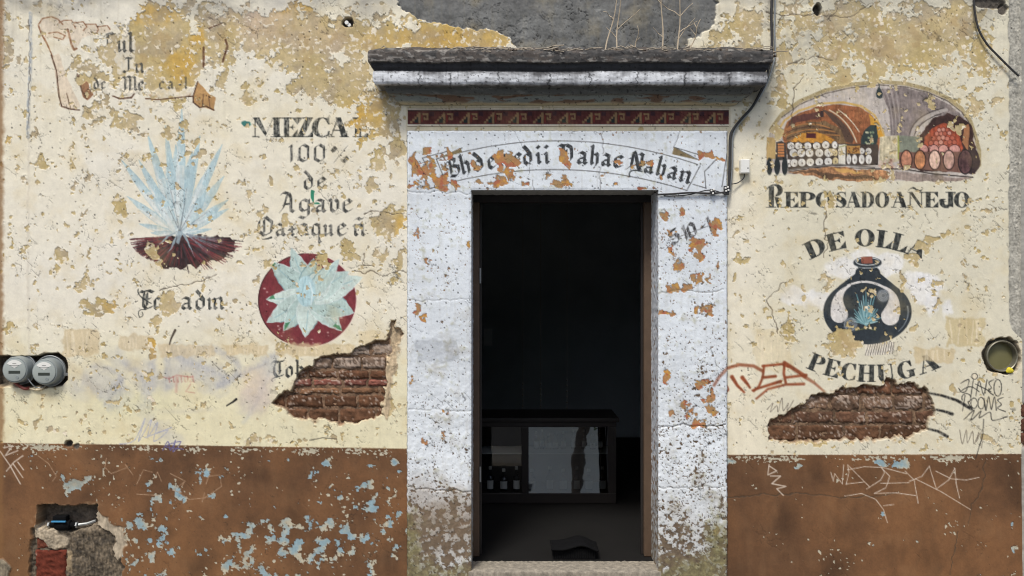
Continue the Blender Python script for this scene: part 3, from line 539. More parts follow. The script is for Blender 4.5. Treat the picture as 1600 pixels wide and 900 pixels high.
# ---- peeling of the limewash: the ochre coat shows through in flakes with angular edges
sx, sy, f1, f2 = voro(X / 5.5, Y / 5.5, 3)
Xq = X * .45 + sx * 5.5 * .55; Yq = Y * .45 + sy * 5.5 * .55
pn = fbm(Xq / 46, Yq / 46, 5, 41, .62)
PE = [(200, 92, 62, 50, 1), (262, 105, 62, 60, 1), (150, 112, 46, 34, .8), (150, 178, 30, 22, .8), (260, 50, 70, 40, .9), (305, 30, 60, 30, .7), (190, 190, 34, 26, .8), (195, 215, 22, 20, .6), (345, 62, 60, 44, .95), (420, 55, 130, 40, 1), (560, 60, 120, 36, .95), (700, 62, 130, 26, 1.1), (480, 95, 70, 26, .9), (395, 142, 24, 34, .8), (355, 125, 26, 26, .75), (480, 132, 36, 30, .85), (540, 130, 52, 46, 1), (588, 178, 32, 52, 1.1), (560, 198, 30, 22, 1.0), (12, 92, 14, 60, .8), (14, 190, 12, 60, .6), (622, 222, 12, 42, 1.0), (590, 248, 16, 20, .9, .5), (580, 290, 14, 17, .95), (610, 284, 12, 14, .9), (606, 350, 32, 28, 1.15), (594, 395, 14, 34, .9), (625, 400, 12, 40, .9), (540, 386, 14, 12, .9), (548, 400, 24, 10, .8, .4), (187, 318, 13, 34, .95), (262, 207, 12, 11, .9), (230, 246, 11, 8, .9), (255, 257, 7, 8, .8), (305, 224, 5, 11, .9), (345, 268, 7, 12, .85), (276, 296, 8, 6, .9), (150, 480, 38, 15, 1.0), (128, 445, 20, 14, 1.0), (170, 482, 20, 12, .8), (262, 473, 17, 18, 1.15), (236, 548, 11, 20, 1.1), (246, 502, 7, 11, .9), (96, 398, 12, 18, .9), (185, 365, 9, 12, .8), (420, 285, 8, 20, .9), (452, 272, 12, 6, .8), (410, 330, 10, 12, .8), (445, 345, 8, 14, .9), (472, 358, 10, 8, .9), (492, 268, 8, 18, .7), (524, 250, 12, 6, .7), (526, 270, 5, 14, .8), (537, 300, 8, 8, .7), (320, 555, 12, 8, .8), (345, 520, 10, 18, .7), (505, 415, 18, 20, .95), (470, 398, 12, 8, .5), (440, 540, 18, 12, .8), (60, 452, 4, 8, .8), (57, 508, 6, 12, .9), (90, 455, 5, 9, .8), (55, 545, 8, 8, .9), (84, 548, 4, 6, .8), (615, 560, 10, 60, .8), (612, 640, 12, 50, .7), (240, 395, 12, 14, 1.0), (250, 412, 6, 10, .9),
      (1300, 72, 24, 44, .95), (1225, 88, 22, 18, .9), (1385, 72, 46, 40, 1), (1435, 62, 60, 42, .9), (1500, 45, 36, 36, .9), (1534, 82, 18, 34, .95), (1455, 98, 30, 20, .8), (1315, 122, 16, 18, 1.15), (1368, 114, 15, 16, 1.1), (1252, 28, 30, 22, .7), (1340, 22, 36, 18, .7), (1222, 145, 10, 46, .95), (1214, 205, 17, 14, 1.3), (1204, 180, 10, 20, .7), (1523, 163, 14, 19, 1.1), (1556, 160, 11, 11, .9), (1566, 208, 8, 7, .9), (1278, 160, 8, 18, .9), (1358, 98, 10, 30, .6), (1170, 60, 30, 50, .9), (1130, 60, 26, 30, .9), (1445, 380, 30, 11, 1.15, -.3), (1478, 368, 9, 11, 1.0), (1425, 400, 13, 16, 1.1), (1411, 440, 7, 24, 1.0), (1318, 536, 32, 20, 1.3), (1236, 516, 11, 24, 1.0), (1294, 446, 6, 22, .9), (1257, 450, 6, 10, .9), (1300, 312, 8, 14, 1.0), (1294, 272, 7, 14, .7), (1332, 452, 7, 8, .9), (1354, 458, 5, 8, .9), (1396, 266, 12, 14, .9), (1372, 280, 10, 8, .7), (1416, 264, 8, 6, .8), (1450, 155, 10, 6, .9), (1485, 195, 7, 10, .9), (1500, 200, 6, 6, .9), (1407, 195, 6, 12, .8), (1160, 405, 18, 9, .9), (1146, 435, 6, 9, .9), (1168, 510, 8, 6, .9), (1215, 400, 10, 14, .5), (1140, 640, 8, 16, .8), (1505, 520, 22, 18, .6), (1490, 600, 8, 10, .8), (1550, 690, 18, 12, .8), (1175, 630, 5, 10, .8), (1380, 585, 9, 14, .9), (1262, 690, 46, 7, 1.1), (640, 182, 4, 2, .1)]
pn2 = fbm(Xq / 17, Yq / 17, 4, 43, .6)
BP = blobs(W, PE)
BIG = blobs(W, [(230, 110, 110, 80, 1), (450, 60, 220, 50, 1), (560, 140, 80, 60, .8), (720, 62, 120, 24, 1), (1380, 60, 170, 70, 2.8), (1500, 70, 60, 70, 2.2), (1230, 70, 40, 60, 1.6), (1170, 50, 50, 50, .9)])
F = pn * 0.34 + pn2 * 0.3 + BP * 0.82 + BIG * .12 - 0.58 + 0.14 * fbm(X / 160, Y / 160, 2, 55)
F += 0.24 * sstep(70, -30, Y) + .03 * n_sm
keep = (1 - 0.8 * ((X > 634) & (X < 1142) & (Y > 150) & (Y < 210)))
F = np.where(keep < .5, F - .5, F)
small = fbm(Xq / 12, Yq / 12, 3, 77, .6) - 0.61 + 0.42 * fbm(X / 75, Y / 75, 3, 78) + .1 * BIG
mid_ = fbm(Xq / 25, Yq / 25, 4, 79, .62) - .56 - .02 * (X > 1100) + .30 * fbm(X / 110, Y / 110, 2, 80) + .06 * sstep(420, 100, Y)
F = np.maximum(np.maximum(F, small * 0.8), np.where(keep < .5, -1, mid_ * .8))
F = np.where((dm > 0.3) | ((X > 637) & (X < 1139) & (Y > 170) & (Y < 196)), -1, F)
pe = sstep(-0.008, 0.012, F)
oc = np.clip(0.5 + 1.1 * fbm(X / 60, Y / 60, 4, 61), 0, 1)[..., None]
och = rgb(186, 166, 116) * (1 - oc) + rgb(196, 178, 140) * oc
YEL = blobs(W, [(235, 20, 40, 14, .8), (252, 15, 16, 16, 1), (310, 60, 10, 16, .9), (285, 100, 26, 26, .8), (460, 8, 30, 12, 1), (560, 190, 22, 26, 1), (590, 180, 14, 30, .6), (237, 550, 10, 20, 1), (180, 480, 20, 10, .6), (700, 62, 110, 22, .7), (620, 350, 14, 14, .7), (5, 190, 10, 60, .7)])[..., None]
och = och * (1 - .75 * YEL) + rgb(206, 158, 62) * .75 * YEL
GRY = sstep(0.05, 0.5, fbm(X / 45, Y / 45, 4, 66) + .25 * sstep(60, 0, Y) - .1 * (X > 1150))[..., None]
och = och * (1 - .55 * GRY) + rgb(168, 154, 134) * .55 * GRY
PNK = blobs(W, [(415, 35, 40, 30, 1), (500, 60, 60, 20, .6), (520, 20, 40, 14, .5), (350, 20, 30, 20, .6)])[..., None]
och = och * (1 - .35 * PNK) + rgb(208, 180, 172) * .35 * PNK
och = och * (1 + .07 * n_sm + .06 * n_grit)[..., None]
chip = sstep(.30, .42, fbm(Xq / 7, Yq / 7, 3, 88, .6) + .25 * np.clip(fbm(X / 50, Y / 50, 2, 89), -1, 1))[..., None]
och = och * (1 - chip) + rgb(228, 216, 192) * chip
deep = sstep(.22, .3, F * .8 + .35 * fbm(Xq / 30, Yq / 30, 4, 95) - .12)[..., None]
och = och * (1 - .5 * deep) + rgb(172, 146, 104) * .5 * deep
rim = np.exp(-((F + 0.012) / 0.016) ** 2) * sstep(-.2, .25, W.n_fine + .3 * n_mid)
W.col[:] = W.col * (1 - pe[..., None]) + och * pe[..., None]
W.col *= (1 - 0.38 * rim)[..., None]  # relief shade along the flake edges, painted into the colour
W.hgt += -2.2 * pe + 1.6 * np.exp(-((F + 0.045) / 0.035) ** 2) * sstep(-.1, .5, n_40 + .3) + pe * (n_sm * .5 + chip[..., 0] * 1.2)
W.own = np.where(pe > 0.5, 0, W.own)

for p in ([(178, 78), (196, 80), (212, 88), (206, 112), (190, 112), (180, 98)], [(186, 50), (206, 48), (210, 82), (186, 82)], [(190, 118), (212, 118), (226, 126), (220, 146), (190, 146)], [(146, 126), (170, 124), (166, 142), (146, 140)], [(238, 140), (300, 138), (300, 150), (240, 152)]):
    sl, c = W.cov_shape([p], 2, 6); W.put(sl, c, rgb(226, 216, 194), own=0, wear=.35); W.hgt[sl] += 1.5 * c
bl_text(W, [('u', 184, 199), ('l', 200, 210)], 20, INK2, t_scroll, lambda x: (82, 0), wear=.3); bl_text(W, [('I', 194, 208), ('n', 211, 226)], 16, INK2, t_scroll, lambda x: (114, 0), wear=.2); bl_text(W, [('M', 190, 216), ('e', 216, 226)], 15, INK2, t_scroll, lambda x: (142, 0), wear=.35); bl_text(W, [('d', 146, 156), ('e', 158, 166), ('c', 248, 258), ('a', 262, 272), ('l', 288, 293)], 12, INK2, t_scroll, lambda x: (139, 0), wear=.4)
for p, w_ in (([(178, 150), (188, 155), (206, 153), (210, 147)], 1.8), ([(228, 154), (246, 156), (262, 154), (292, 151), (302, 150)], 1.8), ([(318, 74), (318, 104)], 3.5), ([(352, 62), (355, 72), (348, 96)], 3.5), ([(326, 44), (346, 36)], 2)): W.line(p, w_, brd, own=fr2 if p[0][0] < 310 else fr3, wear=.35)

# ---- flakes of the dado: white lime and an older blue coat
FB = fbm(Xq / 19, Y / 32 + sy * .1, 5, 101, .62) * .78 + blobs(W, [(480, 850, 170, 50, .52), (580, 800, 80, 80, .40), (225, 850, 60, 70, .42), (120, 752, 26, 24, .62), (265, 770, 60, 40, .38), (400, 885, 100, 30, .48), (600, 800, 30, 30, .5), (240, 820, 40, 36, .45), (500, 740, 24, 24, .4), (330, 740, 30, 10, .45), (510, 726, 8, 8, .8), (618, 724, 8, 6, .9), (1380, 722, 16, 4, .9), (1411, 725, 12, 7, 1.0), (1250, 725, 8, 6, .9), (1140, 722, 12, 4, .8), (1370, 800, 12, 8, .6), (1360, 850, 14, 10, .6), (1430, 850, 20, 20, .35), (1585, 840, 6, 60, .55), (1570, 890, 30, 10, .5)]) - .555 - .12 * (X > 1100) + .10 * np.exp(-((Y - ylim - 14) / 14) ** 2) - .05 * sstep(200, 0, X)
white_edge = fbm(X / 6, Y / 4, 3, 103) + 1.0 * np.exp(-((Y - ylim - 6) / 7) ** 2) - 1.22 + .8 * fbm(X / 45, Y / 300, 3, 104)
specks = fbm(Xq / 5, Yq / 5, 2, 105) - .86 - .05 * (X > 1100) + .45 * fbm(X / 70, Y / 70, 2, 106)
FD = np.maximum(np.maximum(FB, white_edge), specks * .8); pd = sstep(-.01, .03, FD) * dm
bl_ = np.clip(.55 + 1.6 * fbm(X / 26, Y / 26, 3, 107) + 1.2 * (FB - .06) - 1.4 * (white_edge > FB) - .6 * (specks > FB), 0, 1)[..., None]
fcol = rgb(182, 174, 152) * (1 - bl_) + rgb(138, 162, 170) * bl_
gy = blobs(W, [(118, 745, 22, 14, 1), (400, 868, 40, 20, .7), (180, 850, 40, 60, .6)])[..., None]
fcol = fcol * (1 - .7 * gy) + rgb(160, 152, 132) * .7 * gy
fcol = fcol * (1 + .06 * n_sm + .06 * n_grit)[..., None]
W.col[:] = W.col * (1 - pd[..., None]) + fcol * pd[..., None]; W.hgt += -1.2 * pd
W.col *= (1 - .3 * np.exp(-((FD + .02) / .018) ** 2) * dm)[..., None]  # dado flakes: darkened edge colour stands in for relief shade

# ---- cement bare patch above the cornice, rough concrete pier on the right edge, dark hollows
CEM = reg('cement_patch', None, 'grey bare cement above the cornice where the plaster fell away')
sl, c = W.cov_shape([[(600, -420), (622, 8), (640, 22), (668, 34), (700, 40), (740, 44), (772, 46), (792, 54), (812, 78), (1062, 80), (1080, 58), (1100, 50), (1114, 38), (1120, 10), (1116, -60), (1150, -420)]], 1.6, 5)
cc = rgb(112, 112, 109)[None, None] * (1 + .16 * n_40 + .12 * n_sm + .08 * n_grit + .2 * np.minimum(n_mid, 0))[sl][..., None]
crk = (sstep(.07, .0, np.abs(fbm(X / 24, Y / 14, 3, 120))) * sstep(0, .3, fbm(X / 40, Y / 40, 2, 121)))[sl]
W.col[sl] = W.col[sl] * (1 - c[..., None]) + cc * (1 - .55 * crk)[..., None] * c[..., None]
W.hgt[sl] += c * (-14 + 3.5 * n_40[sl] + 1.8 * n_sm[sl] - 2.0 * crk); W.own[sl] = np.where(c > .5, CEM, W.own[sl])
PIER = reg('concrete_edge', None, 'rough grey concrete strip at the right end of the wall')
px_ = 1577 + 3 * fbm(Y / 30, Y * 0, 3, 131) + 40 * sstep(500, 560, Y) + 0 * X
pm = sstep(-1.5, 1.5, X - px_) * (Y < 900)
pc = rgb(166, 162, 150)[None, None] * (1 + .16 * n_sm + .2 * n_grit + .1 * n_40)[..., None]
W.col[:] = W.col * (1 - pm[..., None]) + pc * pm[..., None]; W.hgt += pm * (-6 + 2.2 * n_sm + 1.4 * n_grit); W.own = np.where(pm > .5, PIER, W.own)

# ---- cracks, pits, soot and grime with shapes of their own
vx, vy, g1, g2 = voro((X + 9 * n_sm) / 30, (Y + 9 * n_sm) / 30, 8)
ck = sstep(.045, .0, g2 - g1) * sstep(.25, .5, fbm(X / 80, Y / 80, 3, 141) + .05) * (1 - pm)
vx, vy, g1, g2 = voro((X + 4 * n_sm) / 11, (Y + 4 * n_sm) / 11, 9)
ck2 = sstep(.09, .0, g2 - g1) * sstep(.25, .5, fbm(X / 60, Y / 60, 3, 143) + .45 * sstep(.0, .3, fbm(X / 14, Y / 14, 2, 147)) - .3) * (1 - dm)
W.col *= (1 - .34 * np.clip(ck + ck2, 0, 1) * (1 - .6 * dm))[..., None]; W.hgt -= 1.6 * np.clip(ck + ck2, 0, 1)
vx, vy, g1, g2 = voro(X / 9, Y / 9, 10)
pit = sstep(.16, .08, g1) * (_hash(np.floor(vx * 97), np.floor(vy * 89), 5) > .975 - .22 * np.clip(fbm(X / 90, Y / 90, 3, 149), 0, 1)) * (1 - dm)
W.col *= (1 - .62 * pit)[..., None]; W.hgt -= 1.2 * pit
CR = [[(1200, 20), (1230, 24), (1268, 24), (1290, 26), (1330, 27), (1350, 14), (1366, 0)], [(1292, 32), (1300, 22), (1310, 12)], [(1210, 42), (1224, 24)], [(1230, 98), (1258, 94), (1270, 88), (1300, 92)], [(1240, 200), (1242, 140), (1256, 120)], [(1344, 0), (1350, 6)], [(1292, 334), (1290, 372), (1296, 380), (1288, 400)], [(568, 332), (592, 330), (606, 333), (634, 331)], [(556, 424), (580, 426), (600, 428), (640, 422)], [(250, 455), (272, 446), (300, 440), (318, 434), (336, 428)], [(570, 395), (566, 410), (585, 420)], [(46, 30), (48, 110), (44, 170), (42, 215)], [(1495, 830), (1490, 860), (1486, 900)], [(1540, 720), (1536, 760), (1520, 790), (1510, 820)], [(1136, 780), (1240, 770), (1340, 780), (1400, 770)], [(1216, 520), (1200, 470), (1225, 440)]]
for p in CR:
    q = [(x + 2 * math.sin(x * .9), y + 2 * math.cos(y * 1.1)) for x, y in p]
    W.line(q, (1.6, 1.0), rgb(70, 60, 48), rag=3, a=.75, dh=-2.0)
soot = np.clip(sstep(40, -20, Y) * .5 + .5 * fbm(X / 60, Y / 35, 4, 151) * sstep(120, 0, Y), 0, 1) * (1 - pm)
soot += .8 * blobs(W, [(600, 150, 30, 14, .5), (1200, 40, 14, 60, .6), (1250, 66, 34, 30, .5), (1340, 40, 30, 20, .5), (1190, 120, 30, 40, .6), (8, 40, 10, 60, .6), (95, 5, 60, 16, .5), (390, 12, 40, 12, .4), (1545, 18, 30, 14, .6), (1220, 115, 16, 40, .45)]) * sstep(-.5, .4, n_40 + n_sm)
soot = np.clip(soot, 0, .85) * (1 - dm)
W.col[:] = W.col * (1 - .62 * soot[..., None]) + rgb(96, 94, 92) * .62 * soot[..., None]
strk = np.clip(fbm(X / 7, Y / 120, 3, 161) * .9 + .3 * fbm(X / 40, Y / 200, 2, 162) - .15, 0, 1) * (sstep(330, 20, Y) + .5 * sstep(560, 690, Y)) * (1 - dm) * (1 - pm)
W.col[:] = W.col * (1 - .30 * strk[..., None]) + rgb(150, 138, 112) * .30 * strk[..., None]
mott = np.clip(fbm(X / 55, Y / 55, 5, 163, .6) * 1.1 - .05, 0, 1) * (1 - dm) * (1 - pm); W.col[:] = W.col * (1 - .34 * mott[..., None]) + rgb(198, 172, 118) * .34 * mott[..., None]
edge_l = (sstep(9, 1, X + 3 * n_sm) * sstep(-16, -10, X))[..., None] * .7; W.col[:] = W.col * (1 - edge_l) + rgb(128, 92, 56) * edge_l
# faded blue-grey drop pipe line, painted over
sl, c = W.cov_line([(47, 20), (48, 90), (45, 150), (43, 214)], 5, 2, 1)
W.put(sl, c, rgb(150, 158, 166), a=.7, wear=.7); W.hgt[sl] += c * 3
W.line([(44, 215), (44, 420), (46, 560)], 3, rgb(200, 190, 172), soft=3, a=.4, rag=2, dh=1.5)

# ---- sprayed and scratched tags
red = rgb(134, 66, 38); G = reg('graffiti', None, 'rust red spray tag beside the door')
for p, w, a in [([(1122, 590), (1134, 576), (1156, 570), (1178, 572), (1192, 580)], 5, .75), ([(1135, 606), (1136, 609)], 7, .95), ([(1144, 589), (1152, 602), (1163, 613)], (6, 3), .95), ([(1160, 590), (1168, 600), (1172, 606)], (6, 3), .95), ([(1194, 572), (1192, 590), (1186, 604), (1178, 611)], 3.6, .95), ([(1192, 572), (1222, 569), (1232, 573)], 3.6, .95), ([(1192, 590), (1212, 588)], 4.5, .95), ([(1176, 610), (1194, 604), (1220, 596)], (3, 5), .95), ([(1226, 568), (1225, 584), (1228, 598)], 4, .95), ([(1226, 567), (1240, 576), (1258, 588)], 6, .9), ([(1228, 590), (1260, 586)], 4, .9), ([(1182, 623), (1200, 608), (1228, 601), (1256, 600)], (3, 4.5), .85), ([(1256, 588), (1272, 598), (1288, 612)], (6, 3), .65)]:
    W.line(p, w, red, soft=2.6, own=G, a=a, var=.15)
bk = rgb(34, 33, 32); G = reg('graffiti', None, 'black spray dashes beside the right plaster hole')
for p in ([(1450, 614), (1472, 618), (1496, 626), (1518, 639)], [(1462, 640), (1476, 643), (1488, 647)], [(1450, 670), (1466, 674), (1480, 682)]): W.line(p, (3, 5), bk, soft=2.4, own=G, wear=.4)
G = reg('graffiti', None, 'looping black marker tag under the round pipe socket')
def tag(seed, x0, y0, x1, y1, n, col, w, own, loops=.5, lean=.25):
    r = random.Random(seed); m = (x1 - x0) / n
    for k in range(n):
        bx = x0 + m * k; hh = y1 - y0
        if r.random() < loops: p = arc(bx + m * .5, y0 + hh * r.uniform(.3, .6), m * r.uniform(.4, .8), hh * r.uniform(.25, .42), r.uniform(0, 180), r.uniform(300, 500), 16)
        else: p = bez((bx, y0 + hh * r.uniform(0, .3)), (bx + m * r.uniform(-.5, 1.5), y0 + hh * r.uniform(.3, .7)), (bx + m * r.uniform(-.3, .9), y0 + hh * r.uniform(.8, 1)), 8)
        W.line([(x - (y - y0) * lean * .4, y) for x, y in p], w, col, own=own, wear=.15)
for p in ([(1501, 599), (1514, 593), (1510, 610), (1503, 613), (1498, 607)], [(1521, 594), (1517, 619)], [(1525, 619), (1530, 595), (1537, 617), (1542, 593)], [(1553, 593), (1545, 598), (1549, 606), (1544, 611), (1552, 617)], arc(1559, 606, 6, 13, 0, 360, 18), arc(1510, 622, 7, 7, 150, 420, 12), [(1504, 642), (1508, 618)], [(1512, 628), (1519, 640)], arc(1522, 630, 5, 8, 20, 340, 14), arc(1533, 630, 5, 9, 0, 360, 14), [(1538, 622), (1540, 641)], [(1541, 641), (1545, 620), (1549, 640), (1554, 620), (1557, 641)], [(1568, 621), (1559, 625), (1565, 632), (1559, 638), (1571, 643)], [(1506, 656), (1522, 641), (1517, 657), (1533, 642), (1530, 653), (1547, 644), (1551, 657), (1574, 651)], [(1524, 600), (1548, 612)], [(1500, 612), (1516, 604), (1530, 612)]):
    W.line(smooth2(p), [1.1 + .7 * abs(math.sin(k * .5)) for k in range(len(smooth2(p)))], bk, own=G, wear=.25, a=.85)
W.ell(1523, 588, 5, 5, bk, own=G); W.ell(1523, 588, 3.9, 3.9, rgb(222, 210, 184), own=G); W.line(smooth2([(1500, 672), (1504, 694), (1510, 672), (1512, 692), (1520, 674), (1522, 694), (1530, 676), (1526, 690), (1536, 672), (1534, 700)]), 1.2, rgb(110, 100, 88), own=G, wear=.3); W.line([(1537, 655), (1536, 680), (1525, 716)], 1.1, bk)
G = reg('graffiti', None, 'thin grey pencil scrawl left of the right plaster hole'); W.line(smooth2([(1199, 640), (1208, 630), (1204, 644), (1214, 634), (1216, 644), (1222, 622), (1224, 642), (1232, 630), (1230, 642), (1240, 626)]), 1.2, rgb(120, 110, 98), own=G, wear=.3)
G = reg('graffiti', None, 'faded blue pen scrawl above the dado'); W.line(smooth2([(186, 694), (210, 688), (226, 654), (216, 690), (236, 656), (230, 684), (246, 660), (240, 690), (262, 672), (226, 684), (268, 668)]), 1.4, rgb(166, 168, 186), own=G, wear=.4); W.line(smooth2([(254, 704), (262, 690), (266, 704), (274, 688), (270, 706), (282, 690), (258, 698), (286, 702)]), 1.4, rgb(96, 94, 142), own=G, wear=.2)
wh = rgb(206, 190, 172); G = reg('graffiti', None, 'long white scratched tag on the dado right of the door')
for p in ([(1298, 738), (1302, 752), (1304, 740), (1316, 756), (1318, 726)], [(1322, 757), (1326, 738), (1324, 726), (1358, 760)], [(1324, 734), (1350, 729), (1376, 730)], [(1322, 756), (1350, 753)], [(1354, 764), (1376, 750), (1382, 738), (1376, 728)], [(1376, 730), (1390, 744), (1384, 762), (1366, 771)], [(1366, 771), (1400, 770), (1430, 774)], [(1376, 755), (1420, 754)], [(1378, 730), (1416, 740)], [(1414, 736), (1428, 750), (1434, 786)], [(1420, 752), (1440, 744), (1452, 728), (1454, 736), (1462, 762)], [(1430, 748), (1470, 768), (1516, 796)], [(1462, 764), (1482, 750), (1492, 732)], [(1462, 736), (1486, 748), (1510, 750), (1530, 746)], [(1492, 732), (1494, 756), (1499, 778)], [(1320, 775), (1346, 771), (1368, 780), (1380, 796), (1386, 816)], [(1380, 790), (1396, 788)]):
    W.line(p, 1.3, wh, own=G, wear=.35)
G = reg('graffiti', None, 'short white zigzag scratch on the dado near the door jamb')
for p in ([(1202, 726), (1200, 742), (1214, 736), (1202, 728)], [(1204, 744), (1220, 744), (1206, 756), (1228, 760), (1214, 764), (1224, 774)]): W.line(p, 1.8, wh, own=G, wear=.2)
G = reg('graffiti', None, 'white scratched strokes at the left end of the dado')
for p in ([(0, 705), (16, 728), (32, 756)], [(6, 700), (20, 696), (8, 712), (28, 704)], [(10, 736), (22, 722), (36, 712)], [(20, 724), (36, 746)], [(28, 722), (37, 734)]): W.line(p, 1.8, wh, own=G, wear=.25)
G = reg('graffiti', None, 'faint tan scratched scrawl across the left dado')
for p in ([(60, 712), (76, 724), (88, 744), (82, 752)], [(166, 716), (164, 730), (174, 740)], [(174, 740), (200, 730), (196, 726), (208, 742)], [(214, 756), (224, 734), (238, 738)], [(240, 748), (246, 738), (252, 752)], [(266, 740), (290, 752), (270, 766), (284, 770)], [(214, 772), (246, 774)], [(288, 752), (280, 770), (296, 780), (320, 778), (346, 760), (344, 742), (326, 744), (322, 756)], [(320, 770), (316, 784)]): W.line(p, 1.2, rgb(170, 140, 112), own=G, wear=.5)
W.line([(354, 634), (364, 628), (369, 624)], (2, 4), bk); W.line([(274, 516), (268, 528), (265, 538)], (4, 2), rgb(84, 74, 62)); W.line([(484, 688), (504, 684), (526, 686)], 1.3, rgb(90, 84, 70))

# ---- holes through the plaster
HOLES = [
 [(425, 628), (434, 620), (452, 608), (468, 584), (482, 572), (498, 560), (516, 553), (534, 551), (548, 552), (560, 540), (576, 534), (596, 535), (608, 526), (611, 505), (617, 500), (619, 510), (628, 520), (618, 548), (606, 560), (603, 580), (600, 608), (598, 630), (596, 650), (580, 654), (562, 660), (536, 661), (510, 656), (480, 655), (458, 650), (444, 640)],
 [(1202, 688), (1201, 668), (1206, 656), (1224, 648), (1244, 634), (1262, 624), (1290, 614), (1322, 606), (1352, 603), (1380, 600), (1388, 592), (1396, 594), (1400, 600), (1426, 600), (1444, 608), (1454, 622), (1462, 640), (1452, 652), (1450, 670), (1436, 678), (1420, 684), (1380, 686), (1320, 688), (1260, 690)],
 [(58, 790), (150, 790), (153, 818), (166, 828), (184, 838), (188, 860), (176, 872), (172, 890), (160, 905), (48, 918), (52, 846), (57, 826)],
 [(-6, 556), (40, 557), (62, 556), (70, 552), (92, 551), (103, 560), (106, 575), (104, 592), (96, 602), (70, 606), (-6, 603)],
 [(1536, 552), (1542, 538), (1556, 529), (1576, 528), (1590, 534), (1594, 560), (1588, 580), (1570, 586), (1548, 580), (1538, 568)],
]
hm = np.zeros((W.H, W.W), np.float32); HCOV = []
for i, h in enumerate(HOLES):
    sl, c = W.cov_shape([h], 2.2, (5, 5, 2.5, 1.5, 2.5)[i]); HCOV.append((sl, c))
    dep = (27, 27, 90, 60, 45)[i]; col = (rgb(116, 92, 72), rgb(112, 90, 70), rgb(98, 88, 76), rgb(92, 84, 72), rgb(128, 120, 104))[i]
    o = reg(('mortar_bed', 'mortar_bed', 'utility_niche', 'meter_niche', 'socket_hollow')[i], None, ('crumbled mortar behind the bricks in the hole under the red disc', 'crumbled mortar behind the bricks in the hole under the jar', 'broken recess at the foot of the wall holding a water valve', 'dark recess holding the two electricity meters', 'rough round hollow around the pipe socket')[i])
    sl_, c_ = W.cov_shape([h], 8, (5, 5, 2.5, 1.5, 2.5)[i]); c_ = np.clip(c_ * 2 - .15 + .5 * n_sm[sl_], 0, 1) * .8; W.col[sl_] = W.col[sl_] * (1 - c_[..., None]) + rgb(172, 152, 122) * (1 + .2 * n_grit[sl_])[..., None] * c_[..., None]
    mc = col[None, None] * (1 + .22 * n_sm[sl] + .2 * n_grit[sl] + .2 * n_40[sl])[..., None]
    W.col[sl] = W.col[sl] * (1 - c[..., None]) + mc * c[..., None]
    W.hgt[sl] = W.hgt[sl] * (1 - c) + c * (-dep + 4 * n_sm[sl] + 2.0 * n_grit[sl] + 4 * n_40[sl]); W.own[sl] = np.where(c > .5, o, W.own[sl])
    # raised broken lip
sl, c = W.cov_shape([[(604, 556), (612, 500), (626, 516), (624, 545), (612, 600), (610, 640), (604, 656), (598, 650), (603, 600)]], 3, 4); W.put(sl, c, rgb(184, 164, 134), var=.2); W.hgt[sl] += c * 3
# filled and crumbling zone of the niche: cement shelf, brick face and dark rubble stay shallower than the recess above
sl, c = W.cov_shape([[(50, 826), (90, 824), (112, 832), (150, 820), (168, 828), (190, 840), (190, 920), (44, 920)]], 2.5, 4); W.hgt[sl] = W.hgt[sl] * (1 - c) + c * (-22 + 6 * n_sm[sl] + 5 * n_40[sl] + 2.5 * n_grit[sl]); W.put(sl, c, rgb(92, 82, 68), var=.45)
sl, c = W.cov_shape([[(54, 822), (84, 816), (90, 838), (104, 842), (100, 858), (74, 858), (66, 846), (52, 842)]], 2, 3); W.put(sl, c, rgb(166, 152, 130), var=.2); W.hgt[sl] += c * 14
sl, c = W.cov_shape([[(150, 800), (162, 806), (178, 822), (192, 824), (196, 850), (186, 880), (176, 870), (182, 846), (168, 828), (150, 820)]], 2.5, 4); W.put(sl, c, rgb(172, 158, 136), var=.18); W.hgt[sl] = W.hgt[sl] * (1 - c) + c * (-4 + 2 * n_sm[sl])
sl, c = W.cov_shape([[(102, 862), (110, 862), (108, 900), (98, 888)]], 3, 3); W.put(sl, c, rgb(150, 132, 104), var=.2)
W.ell(2, 892, 13, 20, rgb(122, 112, 94), rag=4, dh=10, var=.3)
for cx, cy, rx, ry, d in ((1277, 14, 6.5, 10, 50), (543, 35, 8.5, 6.5, 40), (108, 693, 6, 4.5, 30), (120, 697, 4, 4, 8), (1568, 14, 8, 9, 20), (1546, 4, 26, 8, 14)):
    sl, c = W.cov_shape([arc(cx, cy, rx, ry, 0, 360, 20)], 1.8, 2); W.put(sl, c, rgb(84, 78, 70), var=.2); W.hgt[sl] -= c * d
W.col = np.clip(W.col, 0.01, 1)
# ------------------------------------------------------------------ whitewashed stone door surround (stands 20 mm proud of the wall)
dxs = np.arange(635, 1138.1, STEP); dys = np.arange(203, 918, STEP)
D = Canvas(dxs, dys); X, Y = D.X, D.Y
q_big = fbm(X / 130, Y / 130, 3, 211); q_mid = fbm(X / 40, Y / 40, 4, 212); q_sm = fbm(X / 9, Y / 9, 3, 213); q_grit = fbm(X / 3, Y / 3, 2, 214)
D.col[:] = rgb(219, 224, 227) * (1 + .05 * q_big + .03 * q_mid + .02 * q_sm)[..., None]
D.rough[:] = .5
rough_zone = sstep(430, 640, Y + 30 * q_mid) * .8 + .2
D.hgt += q_mid * (1.0 + 3.2 * rough_zone) + q_sm * (.4 + 1.5 * rough_zone) + q_grit * (.08 + .35 * rough_zone) + q_big * 3
